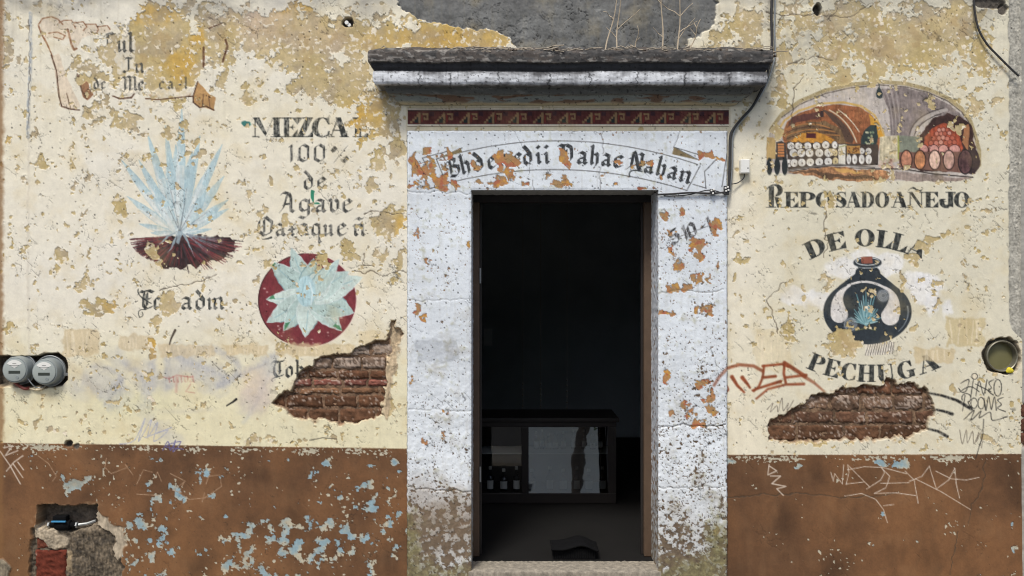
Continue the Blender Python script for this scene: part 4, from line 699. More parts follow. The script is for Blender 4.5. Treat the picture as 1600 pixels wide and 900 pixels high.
# stones: lintel blocks and jamb blocks
LINT = [reg('lintel_stone', None) for _ in range(3)]; JL = [reg('jamb_stone', None) for _ in range(4)]; JR = [reg('jamb_stone', None) for _ in range(4)]
own = np.where(X < 833, LINT[0], np.where(X < 940, LINT[1], LINT[2]))
for i, y in enumerate((300, 470, 640, 767)): own = np.where((X < 860) & (Y >= y), JL[i], own)
for i, y in enumerate((303, 455, 665, 762)): own = np.where((X >= 860) & (Y >= y), JR[i], own)
D.own[:] = own
def joint(p, a=.6, dh=-3, w=1.6): D.line(p, w, rgb(96, 92, 88), rag=3, a=a, dh=dh, wear=.35)
joint([(833, 280), (834, 300)]); joint([(941, 205), (942, 240)]); joint([(939, 262), (937, 300)]); joint([(1063, 205), (1055, 228)])
joint([(637, 470), (737, 468)], .2); joint([(637, 640), (737, 642)], .2, -3); joint([(637, 762), (690, 766), (737, 768)], .7, -5, 2); joint([(1028, 456), (1130, 454)], .45); joint([(1028, 665), (1090, 666), (1130, 663)], .4, -6, 2); joint([(1028, 762), (1130, 760)], .3, -4)
joint([(637, 300), (737, 302)], .15); joint([(1028, 306), (1136, 306)], .4)
rng = random.Random(9)
# ribbon banner and blackletter name
thin = rgb(64, 62, 60); RB = reg('ribbon_outline', None, 'thin black outline of a curved ribbon on the lintel')
up = [(x, 220 + .00078 * (x - 872) ** 2) for x in range(682, 1096, 8)]; lo = [(x, 265 + .00076 * (x - 866) ** 2) for x in range(698, 1076, 8)]
for p in (up, lo, [(682, 249), (699, 291)], [(682, 249), (722, 231)], [(1094, 259), (1074, 296)], [(660, 247), (700, 236)], [(660, 247), (668, 262)], [(1053, 230), (1090, 241)], [(1118, 250), (1101, 268), (1103, 294)], [(1083, 288), (1103, 294)], [(668, 296), (698, 286)], [(1053, 230), (1092, 250)], [(1136, 240), (1128, 292)]):
    D.line(p, 1.3, thin, own=RB, wear=.2)
for p in ([(683, 248), (720, 231), (722, 238), (700, 244)], [(1053, 230), (1090, 250), (1050, 241)]): D.poly(p, rgb(124, 108, 74), own=RB, var=.1)
NM = reg('lettering', None, 'black letter shop name curving across the white lintel')
bs = lambda x: (255.5 + .00078 * (x - 872) ** 2, .00156 * (x - 872))
bl_text(D, [('B', 700, 724), ('h', 722, 739), ('d', 742, 759), ('e', 763, 778), ('n', 780, 797), ('e', 803, 818), ('d', 818, 834), ('i', 839, 847), ('i', 851, 860), ('V', 871, 899), ('a', 901, 919), ('h', 921, 937), ('a', 939, 955), ('c', 957, 974), ('N', 978, 1012), ('a', 1005, 1021), ('h', 1023, 1040), ('a', 1041, 1057), ('n', 1059, 1079)], 19.5, rgb(36, 38, 40), NM, bs, nibw=.32, wear=.12)
D.line(bez((1003, 268), (980, 262), (984, 276), 8), 2, rgb(36, 38, 40), own=NM)
HN = reg('lettering', None, 'worn slanting black house number on the right jamb')
bl_text(D, [('5', 1048, 1068), ('1', 1070, 1079), ('0', 1077, 1094), ('-', 1096, 1107), ('1', 1107, 1118)], 16, rgb(66, 64, 64), HN, lambda x: (384 - .36 * (x - 1048), -.36), nibw=.4, wear=.5)
D.line([(1044, 376), (1110, 352)], 1, rgb(90, 86, 84), wear=.5)
# peeling: terracotta undercoat and bare stone
sx, sy, f1, f2 = voro(X / 5, Y / 5, 23); Xq = X * .45 + sx * 5 * .55; Yq = Y * .45 + sy * 5 * .55
PD = [(650, 262, 10, 20, 1), (663, 272, 12, 24, .9), (676, 262, 8, 26, .9), (690, 282, 14, 14, 1), (694, 262, 6, 14, .9), (702, 238, 5, 14, 1), (713, 284, 10, 14, .8), (668, 236, 10, 6, .8), (650, 290, 14, 8, .8), (688, 296, 14, 6, .8), (742, 254, 10, 12, .85), (745, 262, 6, 10, .9), (780, 248, 8, 20, 1), (778, 284, 20, 10, 1), (800, 252, 11, 14, 1.1), (796, 270, 9, 10, 1), (820, 285, 10, 9, .9), (748, 284, 6, 10, .8), (882, 245, 7, 13, 1.1), (887, 256, 7, 7, .9), (868, 284, 18, 14, .75), (888, 288, 12, 10, .8), (966, 252, 8, 7, 1), (988, 262, 6, 6, .8), (1002, 256, 8, 10, .9), (1016, 253, 8, 7, .9), (947, 272, 5, 5, .8), (1103, 243, 15, 9, 1.15), (1127, 246, 7, 5, 1), (960, 288, 10, 6, .6), (1005, 296, 10, 3, .8), (1033, 278, 4, 5, .7),
      (650, 372, 10, 6, .6), (728, 380, 12, 10, .7), (670, 404, 10, 14, .9), (652, 360, 6, 10, .6), (656, 486, 12, 16, .9), (690, 640, 10, 18, .55), (664, 690, 6, 8, .8), (690, 680, 8, 10, .8), (645, 600, 6, 20, .6), (720, 660, 8, 10, .6), (1067, 334, 5, 9, .9), (1050, 360, 6, 14, .7), (1050, 396, 6, 16, .8), (1095, 396, 6, 14, .9), (1060, 450, 20, 16, .85), (1090, 438, 10, 12, .9), (1108, 438, 5, 10, .8), (1110, 482, 8, 14, 1.1), (1089, 484, 5, 8, .9), (1042, 488, 14, 6, .8), (1085, 385, 28, 18, .68), (1060, 410, 10, 20, .7), (1040, 340, 10, 14, .6), (1120, 360, 8, 20, .7), (1120, 415, 6, 8, .8), (1100, 600, 14, 10, .8), (1110, 625, 10, 30, .8), (1075, 640, 10, 16, .7), (1095, 660, 16, 12, .8), (1052, 640, 8, 10, .6), (1108, 775, 10, 8, .8), (1120, 830, 6, 12, .7), (1040, 590, 6, 14, .7)]
F = fbm(Xq / 24, Yq / 24, 4, 241, .62) * .4 + fbm(Xq / 9, Yq / 9, 3, 243, .6) * .2 + blobs(D, PD) * .8 - .53 - .06 * (Y < 230) + .05 * (X > 1000) * (Y > 310)
pits = fbm(X / 3.3, Y / 3.3, 2, 245) - .84 + .22 * sstep(540, 800, Y + 60 * q_mid) + .42 * fbm(X / 34, Y / 34, 3, 246) + .12 * sstep(300, 380, Y) * (X > 1000) - .12 * (Y < 296)
low = fbm(Xq / 11, Yq / 11, 4, 247, .6) * .6 - .60 + .66 * sstep(740, 870, Y + 40 * q_mid + (X < 860) * 40)
pits2 = fbm(Xq / 5.5, Yq / 5.5, 3, 249) - .81 + .5 * fbm(X / 45, Y / 45, 3, 250) + .26 * sstep(560, 840, Y + 60 * q_mid) + .1 * (X > 1000) * sstep(310, 360, Y)
pits = np.maximum(pits, pits2)
FT = np.maximum(np.maximum(F, pits * .7), low); pe = sstep(-.01, .02, FT)
u = np.clip(.5 + 1.3 * fbm(X / 18, Y / 18, 3, 251), 0, 1)[..., None]
under = rgb(176, 122, 78) * (1 - u) + rgb(160, 128, 88) * u
yl = sstep(.25, .5, fbm(X / 14, Y / 14, 2, 252))[..., None] * .7; under = under * (1 - yl) + rgb(198, 148, 66) * yl
rd = sstep(.3, .5, fbm(X / 12, Y / 12, 2, 253))[..., None] * .6; under = under * (1 - rd) + rgb(164, 84, 66) * rd
dark = (sstep(0, .1, np.maximum(pits * .7, low) - F) * sstep(300, 660, Y))[..., None] * .85
pk_ = sstep(0, .08, pits * .7 - F)[..., None] * .6; under = under * (1 - pk_) + rgb(128, 110, 90) * pk_
under = under * (1 - dark) + (rgb(88, 74, 60) * (1 + .3 * q_sm)[..., None]) * dark
under = under * (1 + .07 * q_grit)[..., None]
D.col[:] = D.col * (1 - pe[..., None]) + under * pe[..., None]; D.rough += pe * .35; D.hgt -= 1.8 * pe
D.col *= (1 - .4 * np.exp(-((FT + .015) / .02) ** 2))[..., None]  # edge shade of the peeled patches put into the paint colour
D.own[:] = np.where((pe > .5), own, D.own)
D.line([(1116, 602), (1124, 589), (1137, 575)], 5, rgb(134, 66, 38), soft=2.6, a=.6, own=reg('graffiti', None, 'end of the rust red spray stroke on the door jamb'))
q_st = np.clip(fbm(X / 6, Y / 70, 3, 270) * .8 - .1, 0, 1)[..., None] * .3; D.col[:] = D.col * (1 - q_st) + rgb(150, 144, 132) * q_st
# bare grey scrape, damp brown foot, moss
D.poly([(650, 532), (714, 528), (716, 560), (690, 568), (652, 566)], rgb(176, 180, 184), rag=5, soft=3, a=.6)
for e in [(720, 800, 40, 40), (690, 830, 60, 40), (660, 790, 30, 40)]: D.ell(*e, rgb(120, 100, 80), rag=10, soft=26, a=.35)
moss = np.clip(blobs(D, [(640, 860, 14, 60, .9), (650, 900, 40, 26, .9), (700, 900, 40, 14, .7), (1120, 860, 20, 50, 1), (1090, 895, 50, 24, 1), (1040, 900, 30, 14, .8)]) * 1.2 + .5 * q_sm + .3 * q_mid - .15, 0, 1)[..., None] * .85
D.col[:] = D.col * (1 - moss) + (rgb(112, 108, 70) * (1 + .3 * q_sm + .2 * q_grit)[..., None]) * moss; D.rough = np.clip(D.rough + moss[..., 0] * .4, 0, 1)
grime = np.clip(.30 * sstep(700, 900, Y + 50 * q_mid) + .18 * sstep(.1, .7, q_mid) * sstep(380, 500, Y), 0, .5)[..., None]
D.col[:] = D.col * (1 - grime) + rgb(128, 116, 98) * grime
vx, vy, g1, g2 = voro(X / 7, Y / 7, 31)
pit = sstep(.2, .1, g1) * (_hash(np.floor(vx * 97), np.floor(vy * 89), 6) > .93 - .3 * np.clip(fbm(X / 60, Y / 60, 2, 260), 0, 1)); D.col *= (1 - .65 * pit)[..., None]; D.hgt -= 1.2 * pit
vx, vy, g1, g2 = voro((X + 5 * q_sm) / 26, (Y + 5 * q_sm) / 26, 33)
ck = sstep(.04, 0, g2 - g1) * sstep(.25, .5, fbm(X / 60, Y / 60, 2, 261)); D.col *= (1 - .4 * ck)[..., None]; D.hgt -= ck
# worn arrises, and the outer edge turning back to the wall
OPX0, OPX1, OPY = 737, 1028, 298
din = np.minimum(np.minimum(np.maximum(OPX0 - X, 0) + np.where(X >= OPX0, 0, 0), 1e3), 1e3)
d_l = np.where((X < OPX0) & (Y > OPY), OPX0 - X, 99); d_r = np.where((X > OPX1) & (Y > OPY), X - OPX1, 99); d_t = np.where(Y < OPY, np.where((X > OPX0) & (X < OPX1), OPY - Y, np.hypot(np.maximum(np.maximum(OPX0 - X, X - OPX1), 0), OPY - Y)), 99)
de = np.minimum(np.minimum(d_l, d_r), d_t) + 2.2 * np.abs(q_sm)
D.hgt -= 9 * np.clip(1 - de / 5, 0, 1) ** 2
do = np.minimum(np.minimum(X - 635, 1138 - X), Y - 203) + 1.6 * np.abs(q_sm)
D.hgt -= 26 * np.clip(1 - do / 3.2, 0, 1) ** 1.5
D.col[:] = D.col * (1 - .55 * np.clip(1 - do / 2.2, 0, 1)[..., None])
D.col = np.clip(D.col, 0.01, 1)
D.skip = (X > OPX0 - .1) & (X < OPX1 - .1) & (Y > OPY - .1)
# ------------------------------------------------------------------ materials
def lin(c):
    c = np.asarray(c, np.float32); return np.where(c <= 0.04045, c / 12.92, ((c + 0.055) / 1.055) ** 2.4)
ALB = 0.90      # photograph value to surface albedo
def mat_paint(name, grain=260, bump=.25, rough=None, spec=.25):
    m = bpy.data.materials.new(name); m.use_nodes = True; n = m.node_tree; b = n.nodes['Principled BSDF']
    a = n.nodes.new('ShaderNodeAttribute'); a.attribute_name = 'paint'
    g = n.nodes.new('ShaderNodeNewGeometry'); t = n.nodes.new('ShaderNodeTexNoise'); t.inputs['Scale'].default_value = grain; t.inputs['Detail'].default_value = 3
    t2 = n.nodes.new('ShaderNodeTexNoise'); t2.inputs['Scale'].default_value = 9; t2.inputs['Detail'].default_value = 5
    mr = n.nodes.new('ShaderNodeMapRange'); mr.inputs[3].default_value = .86; mr.inputs[4].default_value = 1.12
    mr2 = n.nodes.new('ShaderNodeMapRange'); mr2.inputs[3].default_value = .92; mr2.inputs[4].default_value = 1.07
    mu = n.nodes.new('ShaderNodeMath'); mu.operation = 'MULTIPLY'; mx = n.nodes.new('ShaderNodeVectorMath'); mx.operation = 'SCALE'
    bp = n.nodes.new('ShaderNodeBump'); bp.inputs['Strength'].default_value = bump; bp.inputs['Distance'].default_value = .002
    L = n.links.new
    L(g.outputs['Position'], t.inputs['Vector']); L(g.outputs['Position'], t2.inputs['Vector']); L(t.outputs[0], mr.inputs[0]); L(t2.outputs[0], mr2.inputs[0])
    L(mr.outputs[0], mu.inputs[0]); L(mr2.outputs[0], mu.inputs[1]); L(a.outputs['Color'], mx.inputs[0]); L(mu.outputs[0], mx.inputs['Scale']); L(mx.outputs[0], b.inputs['Base Color'])
    L(t.outputs[0], bp.inputs['Height']); L(bp.outputs[0], b.inputs['Normal'])
    if rough is None: L(a.outputs['Alpha'], b.inputs['Roughness'])
    else: b.inputs['Roughness'].default_value = rough
    b.inputs['Specular IOR Level'].default_value = spec
    return m
def mat_plain(name, col, rough=.6, metal=0, var=.15, scale=30, spec=.4, bump=.15, alpha=None):
    m = bpy.data.materials.new(name); m.use_nodes = True; n = m.node_tree; b = n.nodes['Principled BSDF']; L = n.links.new
    tc = n.nodes.new('ShaderNodeTexCoord'); t = n.nodes.new('ShaderNodeTexNoise'); t.inputs['Scale'].default_value = scale; t.inputs['Detail'].default_value = 6
    r = n.nodes.new('ShaderNodeMapRange'); r.inputs[3].default_value = 1 - var; r.inputs[4].default_value = 1 + var
    v = n.nodes.new('ShaderNodeVectorMath'); v.operation = 'SCALE'; c = lin(rgb(*col)) * ALB; v.inputs[0].default_value = tuple(c)
    bp = n.nodes.new('ShaderNodeBump'); bp.inputs['Strength'].default_value = bump; bp.inputs['Distance'].default_value = .003
    L(tc.outputs['Object'], t.inputs['Vector']); L(t.outputs[0], r.inputs[0]); L(r.outputs[0], v.inputs['Scale']); L(v.outputs[0], b.inputs['Base Color']); L(t.outputs[0], bp.inputs['Height']); L(bp.outputs[0], b.inputs['Normal'])
    b.inputs['Roughness'].default_value = rough; b.inputs['Metallic'].default_value = metal; b.inputs['Specular IOR Level'].default_value = spec
    return m
M_PAINT = mat_paint('limewash'); M_STONE = mat_paint('painted_stone', 180, .5, None, .35); M_BRICK = mat_paint('old_brick', 120, 1.0, .95, .1)
M = dict(
 wood=mat_plain('door_wood', (86, 68, 52), .65, var=.3, scale=14), dwood=mat_plain('dark_wood', (36, 31, 28), .55, var=.3, scale=12),
 room=mat_plain('room_plaster', (170, 176, 176), .9, var=.2, scale=3), floor=mat_plain('room_floor', (27, 26, 25), .8, var=.3, scale=5, spec=.15),
 black=mat_plain('black_rubber', (13, 13, 14), .9, spec=.12), cable=mat_plain('cable_black', (46, 45, 44), .6), steel=mat_plain('grey_metal', (150, 152, 150), .4, .6, .1),
 meter=mat_plain('meter_grey', (134, 140, 138), .35, var=.06), face=mat_plain('meter_face', (158, 164, 158), .3, var=.04), white=mat_plain('white_plastic', (228, 226, 218), .4, var=.05),
 lcd=mat_plain('lcd_dark', (62, 66, 60), .2, var=.05), red=mat_plain('red_wire', (128, 60, 48), .5), beige=mat_plain('beige_wire', (206, 190, 160), .5), blue=mat_plain('blue_handle', (60, 130, 170), .4, var=.1),
 olive=mat_plain('olive_enamel', (112, 108, 74), .35, var=.2, scale=18), rim=mat_plain('rim_metal', (120, 116, 100), .4, .4), yellow=mat_plain('yellow_cloth', (214, 196, 50), .8),
 twig=mat_plain('dry_twig', (182, 166, 142), .9, var=.25, scale=40), debris=mat_plain('dry_debris', (150, 140, 124), .95, var=.5, scale=60), paper=mat_plain('paper', (206, 208, 204), .8, var=.05), label=mat_plain('label_paper', (226, 226, 220), .7, var=.05),
 cap=mat_plain('bottle_cap', (210, 206, 196), .4), leaf=mat_plain('tree_leaf', (86, 110, 58), .6, var=.4, scale=3), bark=mat_plain('bark', (84, 72, 60), .9, var=.4, scale=12),
 asphalt=mat_plain('asphalt', (78, 78, 78), .9, var=.25, scale=8), paving=mat_plain('paving', (150, 146, 138), .9, var=.2, scale=6), facade=mat_plain('pale_facade', (226, 222, 212), .9, var=.1, scale=2), tile=mat_plain('roof_tile', (150, 88, 64), .8, var=.3, scale=8), cement=mat_plain('neighbour_cement', (150, 148, 140), .95, var=.25, scale=22, bump=.6),
)
def mat_glass(name, tint, alpha_mix, boost=1.8):
    m = bpy.data.materials.new(name); m.use_nodes = True; n = m.node_tree; n.nodes.clear(); L = n.links.new
    o = n.nodes.new('ShaderNodeOutputMaterial'); tr = n.nodes.new('ShaderNodeBsdfTransparent'); tr.inputs[0].default_value = (*tint, 1); gl = n.nodes.new('ShaderNodeBsdfGlossy'); gl.inputs['Roughness'].default_value = .015
    fr = n.nodes.new('ShaderNodeFresnel'); fr.inputs[0].default_value = 1.5; ad = n.nodes.new('ShaderNodeMath'); ad.operation = 'MULTIPLY_ADD'; ad.inputs[1].default_value = boost; ad.inputs[2].default_value = alpha_mix
    nz = n.nodes.new('ShaderNodeTexNoise'); nz.inputs['Scale'].default_value = 2.2; bp = n.nodes.new('ShaderNodeBump'); bp.inputs['Strength'].default_value = .05; bp.inputs['Distance'].default_value = .02
    L(nz.outputs[0], bp.inputs['Height']); L(bp.outputs[0], gl.inputs['Normal'])
    mx = n.nodes.new('ShaderNodeMixShader'); L(fr.outputs[0], ad.inputs[0]); L(ad.outputs[0], mx.inputs[0]); L(tr.outputs[0], mx.inputs[1]); L(gl.outputs[0], mx.inputs[2]); L(mx.outputs[0], o.inputs[0])
    return m
M['glass'] = mat_glass('pane_glass', (.6, .62, .61), .05, 10.0); M['bottle'] = mat_glass('bottle_glass', (.80, .84, .84), .03); M['clear'] = mat_glass('clear_cover', (.97, .98, .98), .0, 1.0); M['glass2'] = mat_glass('dull_pane', (.7, .72, .72), .0, 1.6)

# ------------------------------------------------------------------ object helpers
COL = SC.collection
def link(o, parent=None):
    COL.objects.link(o)
    if parent is not None: o.parent = parent
    return o
def tagp(o, label=None, cat=None, group=None, kind=None):
    for k, v in (('label', label), ('category', cat), ('group', group), ('kind', kind)):
        if v: o[k] = v
    return o
def empty(name, loc=(0, 0, 0), parent=None):
    o = bpy.data.objects.new(name, None); o.location = loc; o.empty_display_size = .1; return link(o, parent)
def P(px, py, y=0.0):
    """photograph pixel at depth y (metres behind the wall plane) -> world point"""
    f = (DIST + y) / DIST; return Vector(((px - 800) * S * f, y, EYE + (450 - py) * S * f))
def mesh_np(name, v, f, mat, parent=None, col=None, rough=None, nrm=None, smooth=True):
    me = bpy.data.meshes.new(name); nf = len(f); k = f.shape[1]
    me.vertices.add(len(v)); me.vertices.foreach_set('co', np.ascontiguousarray(v, np.float32).ravel())
    me.loops.add(nf * k); me.loops.foreach_set('vertex_index', np.ascontiguousarray(f, np.int32).ravel())
    me.polygons.add(nf); me.polygons.foreach_set('loop_start', np.arange(0, nf * k, k, dtype=np.int32))
    if col is not None:
        at = me.color_attributes.new('paint', 'FLOAT_COLOR', 'POINT'); d = np.ones((len(v), 4), np.float32); d[:, :3] = col
        if rough is not None: d[:, 3] = rough
        at.data.foreach_set('color', d.ravel())
    me.polygons.foreach_set('use_smooth', np.full(nf, smooth)); me.update(calc_edges=True)
    if nrm is not None: me.normals_split_custom_set_from_vertices(nrm)
    me.materials.append(mat); o = bpy.data.objects.new(name, me); return link(o, parent)
def bm_obj(name, bm, mat, parent=None, smooth=False, loc=None):
    me = bpy.data.meshes.new(name); bmesh.ops.recalc_face_normals(bm, faces=bm.faces); bm.to_mesh(me); bm.free(); me.materials.append(mat)
    if smooth: me.polygons.foreach_set('use_smooth', np.full(len(me.polygons), True)); me.set_sharp_from_angle(angle=math.radians(40))
    o = bpy.data.objects.new(name, me)
    if loc is not None: o.location = loc
    return link(o, parent)
def bbox(bm, x0, y0, z0, x1, y1, z1, bev=0.0):
    r = bmesh.ops.create_cube(bm, size=1); vs_ = r['verts']
    for v in vs_: v.co = Vector(((x0 + x1) / 2 + v.co.x * (x1 - x0), (y0 + y1) / 2 + v.co.y * (y1 - y0), (z0 + z1) / 2 + v.co.z * (z1 - z0)))
    if bev: bmesh.ops.bevel(bm, geom=list({e for v in vs_ for e in v.link_edges}), offset=bev, segments=2, affect='EDGES', profile=.6)
def box(name, x0, y0, z0, x1, y1, z1, mat, parent=None, bev=.004, smooth=False):
    bm = bmesh.new(); bbox(bm, x0, y0, z0, x1, y1, z1, bev); return bm_obj(name, bm, mat, parent, smooth)
def lathe(bm, prof, c, axis='Y', n=32):
    """prof: (radius, along axis); c: centre"""
    rings = []
    for r, a in prof:
        ring = []
        for i in range(n):
            t = 2 * math.pi * i / n; u, v = r * math.cos(t), r * math.sin(t)
            p = (c[0] + u, c[1] + a, c[2] + v) if axis == 'Y' else ((c[0] + u, c[1] + v, c[2] + a) if axis == 'Z' else (c[0] + a, c[1] + u, c[2] + v))
            ring.append(bm.verts.new(p))
        rings.append(ring)
    for A, B in zip(rings[:-1], rings[1:]):
        for i in range(n): bm.faces.new((A[i], A[(i + 1) % n], B[(i + 1) % n], B[i]))
    for ring, r in ((rings[0], prof[0][0]), (rings[-1], prof[-1][0])):
        if r > 1e-6: bm.faces.new(ring)
def tube(bm, pts, r, n=7):
    pts = [Vector(p) for p in pts]; prev = None; m = len(pts)
    rad = r if isinstance(r, (list, tuple)) else [r] * m
    if len(rad) == 2 and m != 2: rad = [rad[0] + (rad[1] - rad[0]) * i / (m - 1) for i in range(m)]
    up = Vector((.31, .87, .4)).normalized()
    for i, p in enumerate(pts):
        d = (pts[min(i + 1, m - 1)] - pts[max(i - 1, 0)]).normalized(); a = d.cross(up)
        if a.length < 1e-3: a = d.cross(Vector((1, 0, 0)))
        a.normalize(); b = d.cross(a)
        ring = [bm.verts.new(p + (a * math.cos(2 * math.pi * k / n) + b * math.sin(2 * math.pi * k / n)) * rad[i]) for k in range(n)]
        if prev:
            for k in range(n): bm.faces.new((prev[k], prev[(k + 1) % n], ring[(k + 1) % n], ring[k]))
        else: bm.faces.new(ring)
        prev = ring
    bm.faces.new(prev)
def tube_obj(name, pts, r, mat, parent=None, n=7):
    bm = bmesh.new(); tube(bm, pts, r, n); return bm_obj(name, bm, mat, parent, True)
def smooth_path(pts, k=6):
    out = []; m = len(pts); V = [Vector(p) for p in pts]
    for i in range(m - 1):
        p0, p1, p2, p3 = V[max(i - 1, 0)], V[i], V[i + 1], V[min(i + 2, m - 1)]
        for j in range(k):
            t = j / k; out.append(.5 * ((2 * p1) + (p2 - p0) * t + (2 * p0 - 5 * p1 + 4 * p2 - p3) * t * t + (3 * p1 - p0 - 3 * p2 + p3) * t ** 3))
    out.append(V[-1]); return out

# ------------------------------------------------------------------ ground and street
def sheet(name, x0, y0, x1, y1, z, mat, kind='structure'):
    bm = bmesh.new(); bm.faces.new([bm.verts.new(p) for p in ((x0, y0, z), (x1, y0, z), (x1, y1, z), (x0, y1, z))]); o = bm_obj(name, bm, mat); o['kind'] = kind; return o
GZ = -0.19; FZ = -0.04
tagp(box('pavement', -40, -1.7, GZ - .5, 40, 0.3, GZ, M['paving'], bev=.01), kind='structure')
sheet('road', -200, -200, 200, 200, GZ - .13, M['asphalt'])
tagp(box('pavement', -40, -13.2, GZ - .5, 40, -9.6, GZ, M['paving'], bev=.01), kind='structure')

# ------------------------------------------------------------------ the shop front
shop = empty('shop_building', (0, 0, GZ)); tagp(shop, 'weathered cream shop front with painted agave and cellar murals over a brown dado', 'building')
BASE = Vector((0, 0, GZ))
shop.location = (0, 0, 0)
IDOBJ = {}
def part_obj(pid, make):
    p = PARTS[pid]; par = shop if p['parent'] is None else part_obj(p['parent'], None) if p['parent'] not in IDOBJ else IDOBJ[p['parent']]
    o = make(p['name'], par) if make else empty(p['name'], (0, 0, 0), par)
    if p['label']: o['label'] = p['label']
    IDOBJ[pid] = o; return o
def canvas_objects(C, y0, keep, mat):
    f = (DIST + y0) / DIST
    co = np.stack([(C.X - 800) * S * f, y0 - C.hgt * .001, EYE + (450 - C.Y) * S * f], -1)
    du = np.gradient(co, axis=1); dv = np.gradient(co, axis=0); nr = np.cross(du, dv); nr /= np.linalg.norm(nr, axis=-1, keepdims=True) + 1e-9
    nr[nr[..., 1] > 0] *= -1
    co = co.reshape(-1, 3); nr = nr.reshape(-1, 3).astype(np.float32); lc = (lin(C.col) * ALB).reshape(-1, 3); ro = np.clip(C.rough, .2, 1).reshape(-1)
    idx = np.arange(C.H * C.W).reshape(C.H, C.W)
    q = np.stack([idx[:-1, :-1], idx[1:, :-1], idx[1:, 1:], idx[:-1, 1:]], -1)
    m = keep[:-1, :-1] & keep[1:, :-1] & keep[1:, 1:] & keep[:-1, 1:]
    own = C.own[:-1, :-1][m]; q = q[m]
    order = np.argsort(own, kind='stable'); own = own[order]; q = q[order]
    ids, st = np.unique(own, return_index=True); st = list(st) + [len(own)]
    ends = {int(i): (a, b) for i, a, b in zip(ids, st[:-1], st[1:])}
    lut = np.full(C.H * C.W, -1, np.int64)
    def mk(i):
        a, b = ends[i]; fq = q[a:b]; u, inv = np.unique(fq, return_inverse=True); fq = inv.reshape(-1, 4)
        def make(name, par): return mesh_np(name, co[u], fq, mat, par, lc[u], ro[u], nr[u])
        return make
    for i in sorted(ends): 
        par = PARTS[i]['parent']
        while par is not None and par not in IDOBJ:
            part_obj(par, mk(par) if par in ends else None)
        if i not in IDOBJ: part_obj(i, mk(i))
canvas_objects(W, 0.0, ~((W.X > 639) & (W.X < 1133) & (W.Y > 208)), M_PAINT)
canvas_objects(D, -0.02, ~D.skip, M_STONE)

def grid_paint(name, fn, nu, nv, mat, parent):
    """fn(U, V) -> xyz (nv, nu, 3), colour sRGB (nv, nu, 3), roughness"""
    U, V = np.meshgrid(np.linspace(0, 1, nu), np.linspace(0, 1, nv)); co, c, r = fn(U.astype(np.float32), V.astype(np.float32))
    idx = np.arange(nu * nv).reshape(nv, nu); q = np.stack([idx[:-1, :-1], idx[1:, :-1], idx[1:, 1:], idx[:-1, 1:]], -1).reshape(-1, 4)
    return mesh_np(name, co.reshape(-1, 3), q, mat, parent, (lin(np.clip(c, 0.01, 1)) * ALB).reshape(-1, 3), np.broadcast_to(r, U.shape).reshape(-1))
# reveals of the doorway
RD = 0.25; fS = (DIST - .02) / DIST
xL = (OPX0 - 800) * S * fS; xR = (OPX1 - 800) * S * fS; zT = EYE + (450 - OPY) * S * fS
def reveal(side):
    def fn(U, V):
        y = -.013 + U * (RD + .013); z = GZ + (zT - GZ) * (1 - V); px = U * 60; py = V * 620
        n = fbm(px / 8, py / 8, 4, 300 + side); n2 = fbm(px / 30, py / 60, 3, 310 + side)
        x = (xL - .004 + .004 * n) if side == 0 else (xR + .004 - .004 * n)
        c = rgb(202, 205, 208) * (1 + .06 * n + .06 * n2)[..., None]; pk = sstep(.1, .2, fbm(px / 7, py / 9, 3, 320 + side) - .35 + .55 * V ** 2)[..., None]
        c = c * (1 - pk) + rgb(124, 100, 78) * pk; g = (.5 * sstep(.6, 1, V + .2 * n2))[..., None]; c = c * (1 - g) + rgb(112, 104, 86) * g
        return np.stack([x + 0 * y, y, z], -1), c, .6
    grid_paint('door_reveal', fn, 40, 420, M_STONE, shop)
reveal(0); reveal(1)
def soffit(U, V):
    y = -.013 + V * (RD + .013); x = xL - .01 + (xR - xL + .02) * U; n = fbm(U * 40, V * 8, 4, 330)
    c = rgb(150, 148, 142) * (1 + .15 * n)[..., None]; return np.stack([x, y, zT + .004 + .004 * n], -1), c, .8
grid_paint('lintel_soffit', soffit, 240, 24, M_STONE, shop)

